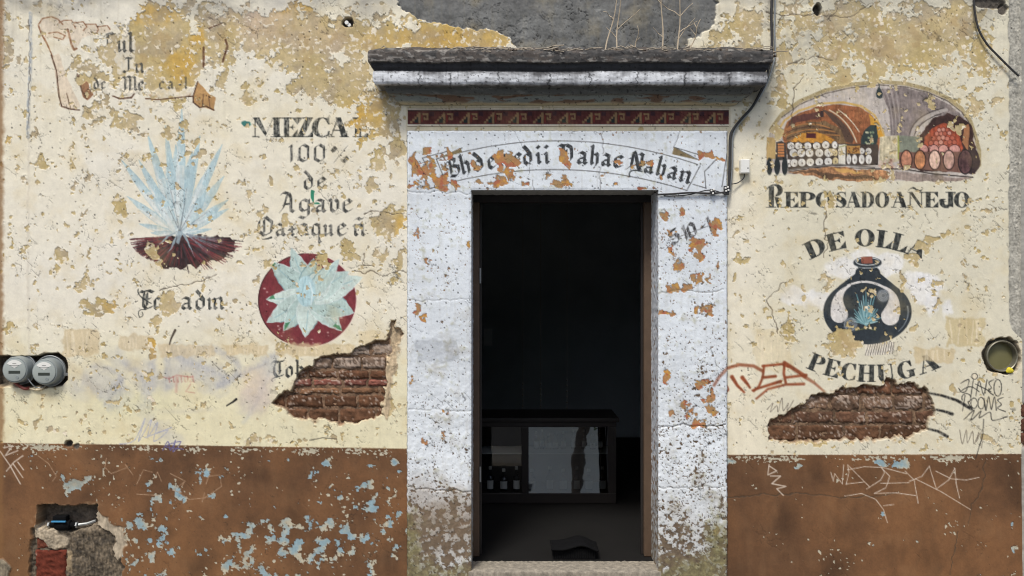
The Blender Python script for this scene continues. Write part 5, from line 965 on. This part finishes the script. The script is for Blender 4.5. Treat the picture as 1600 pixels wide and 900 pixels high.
# cornice: a moulding swept round three sides
PRO = [(74, .0), (76, .12), (79, .195), (81, .2), (90, .2), (97, .198), (98.5, .188), (101, .182), (106, .176), (110, .166), (111.5, .164), (112.5, .172), (116, .174), (122, .174), (128, .171), (132, .162), (134.5, .140), (135.5, .118), (138, .112), (143, .104), (147, .094), (149, .072), (153, .06), (158, .045), (162, .026), (164.5, .004)]
def cornice_fn(U, V):
    k = V * (len(PRO) - 1); py = np.interp(k, range(len(PRO)), [p[0] for p in PRO]); pj = np.interp(k, range(len(PRO)), [p[1] for p in PRO])
    ret = .035; x0, x1 = -.668, 1.372
    s_ = np.clip((U - ret) / (1 - 2 * ret), 0, 1); out_l = np.clip(U / ret, 0, 1); out_r = np.clip((1 - U) / ret, 0, 1)
    x = (x0 - pj) + (x1 - x0 + 2 * pj) * s_; y = -pj * np.minimum(out_l, out_r)
    f = (DIST - pj) / DIST; z = EYE + (450 - py) * S * f
    ax = x / S; n = fbm(ax / 26, py / 9, 5, 401, .6); nf = fbm(ax / 6, py / 4, 3, 402); nb = fbm(ax / 90, py / 300, 3, 403); nst = fbm(ax / 5, py / 40, 3, 404)
    topz = sstep(100, 84, py); rough_b = .2 + .8 * topz + .7 * np.exp(-((py - 134) / 3) ** 2)
    dn = (n * .005 + nf * .0025) * rough_b + nb * .006
    y = y - dn * np.minimum(out_l, out_r); z = z + topz * (n * .006 + nf * .004) * sstep(95, 78, py) + nb * .006 - .01 * (s_ - .5) * 0
    # pigments: dark recessed bands, lime with darker edges, bare render
    c = np.zeros(U.shape + (3,), np.float32)
    def band(a, b, col, soft=1.5):
        m = (sstep(a - soft, a + soft, py + nf * 1.5) * (1 - sstep(b - soft, b + soft, py + nf * 1.5)))[..., None]; c[:] = c * (1 - m) + col * m
    c[:] = rgb(70, 64, 58)
    top = rgb(62, 60, 58) * (1 + .4 * n)[..., None]
    rb = sstep(.05, .3, fbm(ax / 22, py / 8, 4, 405) + .3 * sstep(200, -100, ax))[..., None]; top = top * (1 - rb * .3) + rgb(112, 94, 80) * rb * .3
    wf = sstep(.12, .3, fbm(ax / 16, py / 4, 4, 406) - .24 + .3 * sstep(88, 97, py) + .2 * sstep(50, -150, ax))[..., None]; top = top * (1 - wf * .55) + rgb(170, 166, 158) * wf * .55
    band(0, 98, top); band(98, 111.5, rgb(48, 49, 52) * (1 + .18 * n + .1 * nst)[..., None])
    lime = np.clip(.86 + .5 * nb + .6 * n - .45 * sstep(119, 112, py) - .5 * sstep(128, 134, py) - .55 * sstep(330, 400, ax) + .2 * nst, 0, 1)[..., None]
    band(111.5, 134, rgb(86, 85, 86) * (1 - lime) + rgb(222, 224, 226) * lime)
    w2 = sstep(.25, .45, n + .2 * nf)[..., None]
    band(134, 148, rgb(88, 89, 86) * (1 + .12 * n)[..., None] * (1 - .3 * w2) + rgb(150, 148, 142) * .3 * w2)
    bd = sstep(.0, .12, fbm(ax / 60, py / 12, 3, 407) - .05)[..., None]; bluegrey = rgb(124, 130, 126) * (1 + .08 * n)[..., None]
    band(148, 170, bluegrey * (1 - bd) + rgb(108, 86, 70) * bd)
    fade = sstep(157, 163, py + 2 * n)[..., None]; c[:] = c * (1 - fade) + rgb(192, 180, 148) * fade
    for xc in (-140, -95, -20, 56, 118, 190, 262, 330):
        ln = (np.exp(-((ax - xc - 3 * nf - 5 * n) / 1.1) ** 2) * sstep(111, 114, py) * sstep(140, 134, py))[..., None]; c *= (1 - .6 * ln)
    sp = sstep(.42, .5, nf)[..., None]; c *= (1 - .4 * sp)
    return np.stack([x, y, z], -1), c, .75
co_ = grid_paint('cornice', cornice_fn, 760, 120, M_STONE, shop); co_['label'] = 'heavy dark-streaked moulded cornice over the door'

# threshold, door frame, room
def thresh(U, V):
    x = xL - .02 + (xR - xL + .04) * U; k = np.clip(V / .75, 0, 1); y = .16 - .185 * k; z = FZ - np.clip((V - .75) / .25, 0, 1) * .155 + .004 * fbm(U * 50, V * 14, 4, 420) - .006 * sstep(.62, .75, V) * (V < .76)
    y = y + .004 * fbm(U * 60, V * 9, 3, 421); c = rgb(140, 132, 118) * (1 + .2 * fbm(U * 30, V * 8, 4, 422) + .1 * fbm(U * 120, V * 40, 2, 423))[..., None]
    return np.stack([x, y, z], -1), c, .85
grid_paint('threshold', thresh, 300, 60, M_STONE, shop)['label'] = 'worn stone door sill'
fr_ = empty('door_frame', (0, 0, 0), shop)
a = P(749, 450, RD).x; b = P(1006.5, 450, RD).x; zt = P(800, 316, RD).z
box('frame_post', xL - .03, RD, FZ, a, RD + .09, zt, M['wood'], fr_, .006); box('frame_post', b, RD, FZ, xR + .03, RD + .09, zt, M['wood'], fr_, .006); box('frame_head', xL - .03, RD + .002, zt, xR + .03, RD + .09, zt + .14, M['dwood'], fr_, .006)
box('door_stop', a, RD + .05, FZ, a + .014, RD + .075, zt, M['dwood'], fr_, .002); box('door_stop', b - .014, RD + .05, FZ, b, RD + .075, zt, M['dwood'], fr_, .002)
for z in (.45, 1.75): box('hinge', a + .001, RD - .008, z, a + .012, RD - .0005, z + .1, M['steel'], fr_, .002)
rm = empty('room', (0, 0, 0), shop)
def slab(name, *v, mat=M['room']): return box(name, *v, mat, rm, 0)
slab('room_floor', -2.6, .158, FZ - .1, 3.0, 4.8, FZ - .002, mat=M['floor']); slab('room_ceiling', -2.6, RD, 3.2, 3.0, 4.8, 3.3); slab('back_wall', -2.6, 4.6, FZ, 3.0, 4.8, 3.2)
slab('side_wall', -2.7, RD, FZ, -2.5, 4.6, 3.2); slab('side_wall', 2.8, RD, FZ, 3.0, 4.6, 3.2)
slab('front_wall_inside', -2.5, RD + .02, FZ, xL - .028, RD + .12, 3.2); slab('front_wall_inside', xR + .028, RD + .02, FZ, 2.8, RD + .12, 3.2); slab('front_wall_inside', xL - .028, RD + .02, zt + .138, xR + .028, RD + .12, 3.2)
# building body behind the painted sheet: roof, flanks and back (keep the room dark)
bmk = lambda n, *v: box(n, *v, M['cement'], shop, 0)
bmk('outer_wall', -5.45, .13, GZ, -5.3, 6.0, 5.2); bmk('outer_wall', 5.3, .13, GZ, 5.45, 6.0, 5.2); bmk('outer_wall', -5.3, 5.85, GZ, 5.3, 6.0, 5.2); bmk('flat_roof', -5.45, .13, 5.2, 5.45, 6.0, 5.3)

# bricks in the two holes and the niche
def brick(cx0, cx1, cy0, cy1, y, tone, seed, name='brick', lime=.3):
    nu, nv = max(10, int((cx1 - cx0) / 2.2)), max(6, int((cy1 - cy0) / 2.2))
    def fn(U, V):
        px = cx0 + (cx1 - cx0) * U; py = cy0 + (cy1 - cy0) * V
        n = fbm(px / 12, py / 9, 4, seed); nf = fbm(px / 3.5, py / 3, 3, seed + 1)
        e = np.minimum(np.minimum(U * (cx1 - cx0), (1 - U) * (cx1 - cx0)), np.minimum(V, 1 - V) * (cy1 - cy0)); e = e + 1.5 * n; rd = np.clip(1 - e / 2.2, 0, 1)
        yy = y + .016 * rd ** 2 - .007 * n - .006 * nf
        c = rgb(*tone) * (1 + .3 * n + .15 * nf)[..., None]
        w = sstep(.16, .36, fbm(px / 5, py / 3.2, 4, 77, .65) * .95 + .5 * fbm(px / 40, py / 30, 2, 78) - .28 + lime)[..., None]; c = c * (1 - .8 * w) + rgb(184, 166, 150) * .8 * w
        return np.stack([(px - 800) * S, yy, EYE + (450 - py) * S], -1), c, .95
    return grid_paint(name, fn, nu, nv, M_BRICK, shop)
r_ = random.Random(31)
def inside(poly, x, y):
    c = False
    for (ax, ay), (bx, by) in zip(poly, poly[1:] + poly[:1]):
        if (ay > y) != (by > y) and x < (bx - ax) * (y - ay) / (by - ay) + ax: c = not c
    return c
for hole, rows in ((HOLES[0], [(536, 556, 40, (120, 104, 90), .5), (558, 577, 44, (112, 94, 80), .5), (579, 592, 58, (100, 70, 52), .1), (593, 604, 50, (128, 82, 70), .24), (606, 616, 60, (116, 86, 64), .16), (618, 637, 56, (96, 68, 50), .12), (639, 661, 62, (98, 70, 52), .12)]), (HOLES[1], [(594, 616, 52, (104, 74, 56), .28), (618, 641, 60, (106, 84, 68), .36), (643, 663, 66, (98, 72, 56), .24), (665, 690, 70, (90, 65, 48), .08)])):
    x0h = min(p[0] for p in hole); x1h = max(p[0] for p in hole)
    for k, (ya, yb, L_, tone, lm) in enumerate(rows):
        x = x0h - r_.uniform(0, L_)
        while x < x1h:
            w_ = L_ * r_.uniform(.75, 1.15)
            if any(inside(hole, x + w_ * u, ya + (yb - ya) * v) for u in (.1, .3, .5, .7, .9) for v in (.2, .5, .8)):
                k_ = r_.uniform(.86, 1.12); t_ = tuple(c * k_ for c in tone); brick(x, x + w_ - 1.8, ya + r_.uniform(-.6, .6), yb + r_.uniform(-.8, .4), .019 + r_.uniform(-.004, .004), t_, r_.randint(0, 9999), lime=lm)
            x += w_
brick(53, 102, 860, 916, .010, (100, 50, 38), 71, lime=-.1); brick(54, 82, 838, 858, .014, (106, 62, 48), 72, lime=.1)

# ------------------------------------------------------------------ electricity meters
def meter(px, py, label, wires):
    t = empty('electricity_meter', P(px, py, .03)); t.scale = (1, .64, 1); tagp(t, label, 'meter', 'paired electricity meters in the wall recess'); c = (0, 0, 0)
    bm = bmesh.new(); lathe(bm, [(.092, 0), (.092, -.03), (.083, -.034), (.081, -.12), (.077, -.132), (.066, -.134)], c); bm_obj('housing', bm, M['meter'], t, True)
    bm = bmesh.new(); lathe(bm, [(.070, -.1335), (.070, -.140), (.066, -.1425), (.0, -.1426)], c); fc = bm_obj('face_plate', bm, M['face'], t, True)
    bm = bmesh.new(); pts = [(.0, .012)] + [(.06 * math.sin(math.radians(a_)), .058 * math.cos(math.radians(a_)) + .004) for a_ in range(-50, 51, 10)]
    bm.faces.new([bm.verts.new((x, -.1432, z)) for x, z in pts]); bm_obj('dial_card', bm, M['white'], fc)
    box('display', -.036, -.1445, -.022, .036, -.142, -.004, M['lcd'], fc, .001); bm = bmesh.new(); lathe(bm, [(.011, -.1420), (.010, -.1455)], (.018, 0, -.045), n=16); bm_obj('button', bm, M['meter'], fc, True)
    bm = bmesh.new(); bbox(bm, -.03, -.1436, .028, .03, -.1433, .031); bbox(bm, -.018, -.1436, .018, .02, -.1433, .0205); bbox(bm, -.012, -.1436, .038, .012, -.1433, .041); bm_obj('printed_line', bm, M['lcd'], fc)
    bm = bmesh.new(); tube(bm, [(.094 * math.cos(q), -.036, .094 * math.sin(q)) for q in np.linspace(-.5, 5.6, 40)], .0045, 6); bm_obj('clamp_ring', bm, M['steel'], t, True)
    box('seal_tab', .088, -.046, -.03, .118, -.03, -.012, M['steel'], t, .002)
    return t
meter(36, 576, 'grey round electricity meter at the outer edge of the recess', 0); meter(81.5, 579, 'grey round electricity meter beside the ragged cement rim', 1)
o = tube_obj('meter_wire', smooth_path([P(18, 592, .03), P(26, 600, -.012), P(38, 607, -.02), P(46, 606, .0)]), .010, M['red']); tagp(o, 'thick red sheathed wire sagging under the meters', 'wire')
o = tube_obj('meter_wire', smooth_path([P(44, 606, -.004), P(56, 609, -.014), P(66, 607, -.012), P(72, 602, .02)]), .005, M['beige']); tagp(o, 'pale beige wire looping below the meters', 'wire')
o = tube_obj('meter_wire', smooth_path([P(43, 591, -.03), P(50, 600, -.03), P(58, 606, -.015), P(70, 604, .0)]), .0035, M['steel']); tagp(o, 'thin grey wire hanging between the two meters', 'wire')

# ------------------------------------------------------------------ water valve in the niche
v = empty('water_valve', P(98, 820, .035)); tagp(v, 'black water valve with a blue lever lying in the broken niche', 'valve')
bm = bmesh.new(); lathe(bm, [(.0, -.075), (.016, -.075), (.016, -.045), (.03, -.04), (.036, -.01), (.036, .02), (.028, .05), (.018, .055), (.018, .085), (.0, .085)], (0, 0, 0), 'X', 20); bm_obj('valve_body', bm, M['black'], v, True)
bm = bmesh.new(); bbox(bm, -.05, -.03, .02, .035, .02, .062, .008); bm_obj('bonnet', bm, M['black'], v); bm = bmesh.new(); bbox(bm, -.05, -.045, .026, .04, -.032, .036, .004); bm_obj('lever', bm, M['blue'], v)
for x in (-.086, .088):
    bm = bmesh.new(); lathe(bm, [(.015, 0), (.019, .003), (.019, .012), (.015, .015)], (x - .007, 0, 0), 'X', 6); bm_obj('nut', bm, M['steel'], v)
bm = bmesh.new(); tube(bm, [(.1, 0, 0), (.15, .01, .004), (.2, .02, .02)], .01, 8); bm_obj('pipe_stub', bm, M['steel'], v, True)

# ------------------------------------------------------------------ pipe socket, rag, junction box, cables
t = empty('pipe_socket', P(1562, 556, .03)); tagp(t, 'round olive green pipe socket sunk in the wall near the concrete edge', 'socket')
bm = bmesh.new(); lathe(bm, [(.092, .02), (.098, .0), (.099, -.028), (.094, -.034), (.089, -.03), (.087, .006), (.086, .01)], (0, 0, 0), n=40); bm_obj('rim', bm, M['rim'], t, True)
bm = bmesh.new(); lathe(bm, [(.0, .004), (.05, .006), (.087, .010)], (0, 0, 0), n=40); bm_obj('cover_disc', bm, M['olive'], t, True)
bm = bmesh.new(); bmesh.ops.create_icosphere(bm, subdivisions=3, radius=.02)
for w_ in bm.verts: w_.co = Vector((w_.co.x * 1.2, w_.co.y * .5, w_.co.z * .9)) * (1 + .18 * math.sin(w_.co.x * 120 + w_.co.z * 90))
tagp(bm_obj('yellow_rag', bm, M['yellow'], None, True, P(1577, 579, -.005)), 'small crumpled yellow rag under the pipe socket', 'rag')
t = empty('junction_box', P(1162, 261, 0)); tagp(t, 'small white plastic junction box on the wall beside the lintel', 'box')
box('case', -.029, -.035, -.044, .029, .006, .044, M['white'], t, .006); box('lid_screw', .012, -.038, -.016, .02, -.034, -.008, M['cable'], t, .001); box('lid', -.025, -.0375, -.040, .025, -.0345, .040, M['white'], t, .002)
tube_obj('lead', smooth_path([(0, -.012, -.044), (-.004, -.014, -.07), (-.04, -.014, -.1), (-.082, -.03, -.11)]), .0035, M['cable'], t)
def cable(pts, r, label, m='cable'): tagp(tube_obj('cable', smooth_path([P(*p) for p in pts], 5), r, M[m]), label, 'cable')
cable([(1206, -420, -.012), (1206, -40, -.012), (1205, 20, -.014), (1206, 60, -.014), (1205, 82, -.016), (1204, 92, -.02), (1198, 118, -.02), (1190, 140, -.016), (1176, 166, -.014), (1160, 184, -.014), (1147, 200, -.016), (1141, 214, -.024), (1140, 250, -.026), (1139, 296, -.03)], .0085, 'black cable dropping past the cornice end to the lintel corner')
cable([(1211, -420, -.008), (1211, -30, -.008), (1210, 40, -.01), (1211, 84, -.012), (1208, 100, -.014), (1200, 126, -.012), (1188, 150, -.01), (1168, 178, -.01), (1153, 196, -.012), (1145, 214, -.014), (1144, 260, -.018), (1140, 300, -.024)], .006, 'thinner grey cable running beside the black one past the cornice', 'steel')
cable([(1026, 304, -.03), (1050, 303, -.034), (1080, 301, -.036), (1110, 302, -.036), (1138, 300, -.034)], .006, 'black cable along the underside of the lintel toward its corner')
cable([(1022, 300, .02), (1040, 306, -.02), (1075, 304.5, -.03), (1108, 297, -.034), (1136, 304, -.034)], .0035, 'thin slack wire sagging under the lintel cable')
cable([(1522, -60, -.02), (1522, 0, -.02), (1524, 24, -.02), (1530, 48, -.022), (1543, 70, -.024), (1560, 88, -.026), (1578, 106, -.028), (1592, 119, -.03)], .0065, 'loose black cable end hanging at the top near the concrete edge')
t = empty('terminal_block', P(1130, 299, -.04)); tagp(t, 'small terminal block with pale connectors at the lintel corner', 'terminal')
for k, (x, z) in enumerate([(-.075, .004), (-.06, .01), (-.066, -.012), (.012, .02), (.026, .026), (.016, .002), (.03, .008)]): box('connector', x - .005, -.014, z - .005, x + .005, .014, z + .005, M['white'], t, .001)
box('block_body', .004, -.006, -.022, .036, .012, .034, M['cable'], t, .003); box('block_body', -.082, -.006, -.018, -.052, .012, .014, M['cable'], t, .003)
bm = bmesh.new(); lathe(bm, [(.012, 0), (.012, .05)], (-.006, 0, .004), n=12); lathe(bm, [(.011, .004), (.011, .05)], (.009, 0, -.01), n=12); tagp(bm_obj('pipe_stub', bm, M['white'], None, True, P(543, 36, .0)), 'pair of white plastic pipe ends in a small wall hole', 'pipe')

# ------------------------------------------------------------------ dry plants and litter on the cornice
top_z = P(800, 79, -.17).z
rw = random.Random(12)
def weed(px, h, lean, y, nb, label):
    p0 = P(px, 80, y); bm = bmesh.new(); z0 = top_z - .01
    pts = [Vector((p0.x + lean * f + .006 * math.sin(f * 9 + px), y + .02 * math.sin(f * 5), z0 + h * f)) for f in np.linspace(0, 1, 12)]; tube(bm, pts, [.0052, .0022], 5)
    t = bm_obj('stem', bm, M['twig'], None, True); root = empty('dry_weed', (0, 0, 0)); t.parent = root
    for k in range(nb):
        i = rw.randint(2, 9); q = pts[i]; a_ = rw.choice((-1, 1)) * rw.uniform(.3, .9); L_ = rw.uniform(.05, .13) * (h / .4)
        pp = [q + Vector((math.sin(a_ * (1 + f * .5)) * L_ * f, rw.uniform(-.3, .3) * L_ * f, math.cos(a_) * L_ * f)) for f in np.linspace(0, 1, 5)]
        bm = bmesh.new(); tube(bm, pp, [.003, .0014], 4); bm_obj('twig', bm, M['twig'], root, True)
    tagp(root, label, 'plant', 'dry weeds on the cornice')
weed(946, .46, .1, -.15, 2, 'leaning dry weed crossing its neighbour on the cornice'); weed(964, .56, .03, -.13, 3, 'tall pale dry weed rising from the middle of the cornice'); weed(994, .17, .01, -.12, 2, 'short dry sprig between the taller weeds on the cornice')
weed(1036, .56, -.01, -.14, 3, 'straight dry weed with side twigs on the cornice'); weed(1060, .52, .02, -.12, 4, 'branching dry weed second from the cornice end'); weed(1078, .2, .06, -.15, 3, 'short leaning dry twig closest to the cornice end')
bm = bmesh.new()
for k in range(420):
    px = rw.uniform(700, 1150) if rw.random() < .75 else rw.uniform(590, 1200); p = P(px, 80, 0); y = -rw.uniform(.02, .19); L_ = rw.uniform(.02, .13); a_ = rw.gauss(0, .35); z = top_z + rw.uniform(-.012, .016)
    tube(bm, [(p.x, y, z), (p.x + L_ * .5 * math.cos(a_), y + L_ * .4 * math.sin(a_), z + rw.uniform(-.003, .015)), (p.x + L_ * math.cos(a_), y + L_ * .8 * math.sin(a_), z + rw.uniform(-.006, .01))], rw.uniform(.0012, .004), 4)
o = bm_obj('dry_litter', bm, M['debris'], None); tagp(o, 'tangle of dry stalks and litter along the cornice top', 'litter', kind='stuff')
bm = bmesh.new()
for k in range(160):
    px = rw.uniform(585, 1205); p = P(px, 80, 0); y = -rw.uniform(.05, .19); m_ = Matrix.Translation((p.x, y, top_z + rw.uniform(-.012, .006))) @ Matrix.Rotation(rw.uniform(0, 6), 4, 'Z') @ Matrix.Diagonal((*(rw.uniform(.006, .02) for _ in range(2)), rw.uniform(.004, .014), 1))
    bmesh.ops.create_icosphere(bm, subdivisions=1, radius=1, matrix=m_)
tagp(bm_obj('loose_rubble', bm, mat_plain('rubble', (104, 92, 80), .95, var=.5, scale=30), None), 'crumbs of mortar and dirt lying on the cornice', 'rubble', kind='stuff')

# ------------------------------------------------------------------ inside: cabinet, bottles, mat, notice, hanging cords
CY = 1.59; q = lambda px, py, d=0.0: P(px, py, CY + d)
cab = empty('display_cabinet', (0, CY, FZ)); tagp(cab, 'low brown wooden display cabinet with sloping glass front inside the doorway', 'cabinet')
cb = lambda n, x0, y0, z0, x1, y1, z1, m='dwood', bev=.004: box(n, x0, y0, z0 - FZ, x1, y1, z1 - FZ, M[m], cab, bev)
X0, X1 = q(738, 0).x, q(963, 0).x; XS0, XS1 = q(815, 0).x, q(826, 0).x; XR = q(950, 0).x; ZT, ZB = q(0, 653).z, FZ
zg1, zg0 = q(0, 667).z, q(0, 771).z
cb('top_board', X0 - .02, -.02, ZT - .03, X1 + .02, .48, ZT); cb('top_rail', X0, 0, zg1, X1, .04, ZT - .032); cb('bottom_rail', X0, 0, ZB, X1, .04, zg0)
cb('stile', X0, .001, zg0 + .001, X0 + .03, .039, zg1 - .001); cb('stile', XS0, .001, zg0 + .001, XS1, .039, zg1 - .001); cb('stile', XR, .001, zg0 + .001, X1, .039, zg1 - .001)
cb('side_panel', X0, .041, ZB, X0 + .02, .46, ZT - .032); cb('side_panel', X1 - .02, .041, ZB, X1, .46, ZT - .032); cb('back_panel', X0 + .021, .44, ZB, X1 - .021, .46, ZT - .032); cb('cabinet_floor', X0 + .021, .041, zg0 - .03, X1 - .021, .439, zg0 - .008)
zs = q(0, 713).z; cb('shelf', X0 + .021, .13, zs - .008, X1 - .021, .439, zs, 'paper', .002)
TL = math.radians(10.5)
for i, (xa, xb) in enumerate(((X0 + .03, XS0), (XS1, XR))):
    bm = bmesh.new(); h_ = zg1 - zg0 - .002; dy = math.tan(TL if i else 0) * h_
    bm.faces.new([bm.verts.new(p_) for p_ in ((xa + .001, .005, zg0 - FZ + .001), (xb - .001, .005, zg0 - FZ + .001), (xb - .001, .005 + dy, zg1 - FZ - .001), (xa + .001, .005 + dy, zg1 - FZ - .001))]); bm_obj('pane', bm, M['glass' if i else 'glass2'], cab)
def bottle_mesh(h, r):
    bm = bmesh.new(); lathe(bm, [(r * .9, 0), (r, .004), (r, h * .55), (r * .8, h * .63), (r * .34, h * .72), (r * .3, h * .9)], (0, 0, 0), 'Z', 16)
    a_ = bpy.data.meshes.new('bottle_body'); bm.to_mesh(a_); bm.free(); a_.materials.append(M['bottle'])
    bm = bmesh.new(); lathe(bm, [(r * .42, h * .88), (r * .42, h), (r * .38, h * 1.01)], (0, 0, 0), 'Z', 12); c_ = bpy.data.meshes.new('cap'); bm.to_mesh(c_); bm.free(); c_.materials.append(M['cap'])
    bm = bmesh.new(); L0 = [(math.sin(t_) * (r + .0012), -math.cos(t_) * (r + .0012)) for t_ in np.linspace(-1.0, 1.0, 9)]
    for (ax, ay), (bx, by) in zip(L0[:-1], L0[1:]): bm.faces.new([bm.verts.new(p_) for p_ in ((ax, ay, h * .12), (bx, by, h * .12), (bx, by, h * .46), (ax, ay, h * .46))])
    l_ = bpy.data.meshes.new('paper_label'); bm.to_mesh(l_); bm.free(); l_.materials.append(M['label']); return a_, c_, l_
bigs = [bottle_mesh(.205, .030), bottle_mesh(.18, .034), bottle_mesh(.222, .027)]; smls = [bottle_mesh(.15, .022), bottle_mesh(.13, .026), bottle_mesh(.165, .019)]
def bottle(ms, x, y, z, label, group):
    r = empty('bottle', (x, y, z)); tagp(r, label, 'bottle', group)
    for n_, m_ in zip(('bottle_body', 'cap', 'paper_label'), ms): link(bpy.data.objects.new(n_, m_), r)
ordn = ['first', 'second', 'third', 'fourth', 'fifth', 'sixth', 'seventh', 'eighth', 'ninth', 'tenth']
for i, px in enumerate((766, 787, 807, 831, 859, 880, 901, 920, 941)): bottle(bigs[(i * 7 + i // 2) % 3], P(px, 0, CY + .12).x, CY + .11 + .02 * (i % 2), zg0 - .008, f'{ordn[i]} bottle from the left on the lower cabinet shelf', 'bottles on the lower shelf')
for i, px in enumerate((838, 847, 857, 868, 880, 896, 912, 926, 938)): bottle(smls[(i * 5 + i // 3) % 3], P(px, 0, CY + .3).x, CY + .3, zs, f'{ordn[i]} small bottle from the left on the upper cabinet shelf', 'bottles on the upper shelf')
t = empty('folded_doormat', P(897, 877, .2)); t.location.z = FZ; tagp(t, 'folded black ribbed rubber mat lying just inside the sill', 'mat')
bm = bmesh.new()
for k in range(24): x = -.135 + k * .0115; bbox(bm, x, -.006, .0, x + .0075, .004, .068, .001)
bm_obj('ribbed_edge', bm, M['black'], t); box('mat_core', -.138, .0, 0, .142, .16, .07, M['black'], t, .008)
bm = bmesh.new(); G_ = bmesh.ops.create_grid(bm, x_segments=24, y_segments=12, size=.5)
for w_ in bm.verts:
    x, y = w_.co.x, w_.co.y; w_.co = Vector((x * .31 + .004, .07 + y * .2, .07 + .035 * max(0, math.cos(x * 3.0)) ** 1.5 * (.8 + .2 * math.cos(y * 4)) + .008 * math.sin(x * 9) + .005 * math.sin(y * 14 + x * 5)))
ob = bm_obj('mat_fold', bm, M['black'], t, True); sm_ = ob.modifiers.new('thick', 'SOLIDIFY'); sm_.thickness = .012
o = box('paper_notice', 0, 0, 0, 1, 1, 1, M['paper'], None, 0); o.scale = (.10, .004, .2); o.location = P(756, 540, 4.59); tagp(o, 'small pale paper notice on the dark back wall', 'notice')
for i, (px, y0_, y1_) in enumerate(((817, 612, 652), (845, 560, 652), (886, 560, 646))):
    a_, b_ = P(px, y0_, 2.3), P(px, y1_, 2.3); t = empty('hanging_cord', (a_.x, 2.3, 3.2)); tagp(t, ['short faint cord of beads hanging over the cabinet', 'long faint cord of beads hanging over the cabinet middle', 'faint cord of beads hanging nearest the bright pane'][i], 'cord')
    tube_obj('cord', [(0, 0, 0), (0, 0, b_.z - 3.2)], .002, M['debris'], t, 5); bm = bmesh.new()
    for k in range(7): bmesh.ops.create_icosphere(bm, subdivisions=1, radius=.008, matrix=Matrix.Translation((0, 0, b_.z - 3.2 + k * .05)))
    bm_obj('bead_string', bm, M['debris'], t, True)

# ------------------------------------------------------------------ neighbours and the far side of the street (mirrored in the cabinet glass)
nb = empty('neighbour_building', (0, 0, 0)); tagp(nb, 'grey rendered neighbouring wall at the right edge with bare brick showing', 'building')
def nfn(U, V):
    x = 3.178 + U * 3.5; z = GZ + V * 5.4; px = x / S + 800; py = 450 - (z - EYE) / S; n = fbm(px / 10, py / 10, 4, 501); y = -.02 - .004 * n - .012 * sstep(.0, .01, U) + .05 * (U < .002)
    c = rgb(160, 158, 150) * (1 + .16 * n + .1 * fbm(px / 3, py / 3, 2, 502))[..., None]; bk_ = (sstep(628, 634, py) * sstep(700, 694, py))[..., None]; c = c * (1 - bk_) + rgb(84, 62, 50) * (1 + .3 * n)[..., None] * bk_
    return np.stack([x, y + .03 * bk_[..., 0], z], -1), c, .95
grid_paint('rendered_wall', nfn, 200, 420, M_PAINT, nb)
for k, (za, zb) in enumerate(((632, 652), (654, 674), (676, 694))): 
    b0 = brick(1595, 1650, za, zb, -.010, (88, 60, 48), 600 + k, lime=-.05); b0.parent = nb
op = empty('street_house', (0, -13.6, GZ)); tagp(op, 'pale house across the street mirrored in the cabinet glass', 'building')
box('house_wall', -14, -.6, 0, 14, 0, 4.4, M['facade'], op, 0); box('roof_edge', -14.2, -.8, 4.4, 14.2, .25, 4.7, M['tile'], op, .02)
for x in (-6, -3, 3.4, 6.5): w_ = box('window', x, .002, 1.2, x + 1.1, .03, 2.9, M['lcd'], op, .01); w2 = box('window_frame', x - .08, -.01, 1.12, x + 1.18, .02, 1.2, M['dwood'], w_, .004)
box('street_door', -.6, .002, 0, .5, .04, 2.3, M['dwood'], op, .01)
def tree(x, y, label, seed, bend):
    r = random.Random(seed); t = empty('street_tree', (x, y, GZ)); tagp(t, label, 'tree', 'street trees mirrored in the cabinet glass')
    p = [Vector((bend * f * f, .1 * math.sin(f * 4), 5.2 * f)) for f in np.linspace(0, 1, 12)]; bm = bmesh.new(); tube(bm, p, [.15, .07], 10)
    tips = []
    for k in range(9):
        q_ = p[r.randint(6, 11)]; d = Vector((r.uniform(-1, 1), r.uniform(-1, 1), r.uniform(.3, 1))).normalized(); L_ = r.uniform(.8, 1.7); pp = [q_ + d * L_ * f + Vector((0, 0, .2 * f * f)) for f in np.linspace(0, 1, 5)]; tube(bm, pp, [.05, .015], 6); tips.append(pp[-1]); tips.append(pp[3])
    bm_obj('trunk', bm, M['bark'], t, True); vv, ff = [], []
    for c_ in tips:
        for k in range(170):
            d = Vector((r.gauss(0, .42), r.gauss(0, .42), r.gauss(0, .32))) + c_; a_ = Vector((r.uniform(-1, 1), r.uniform(-1, 1), r.uniform(-1, 1))).normalized() * .06; b_ = a_.cross(Vector((r.uniform(-1, 1), r.uniform(-1, 1), r.uniform(-1, 1)))).normalized() * .035
            n_ = len(vv); vv += [d - a_, d + b_, d + a_, d - b_]; ff.append((n_, n_ + 1, n_ + 2, n_ + 3))
    mesh_np('crown', np.array([tuple(v_) for v_ in vv], np.float32), np.array(ff, np.int32), M['leaf'], t, smooth=False)
tree(1.3, -10.6, 'leaning street tree with a crooked trunk across the road', 3, .9); tree(2.3, -10.9, 'straighter street tree standing next to the leaning one', 8, .35)
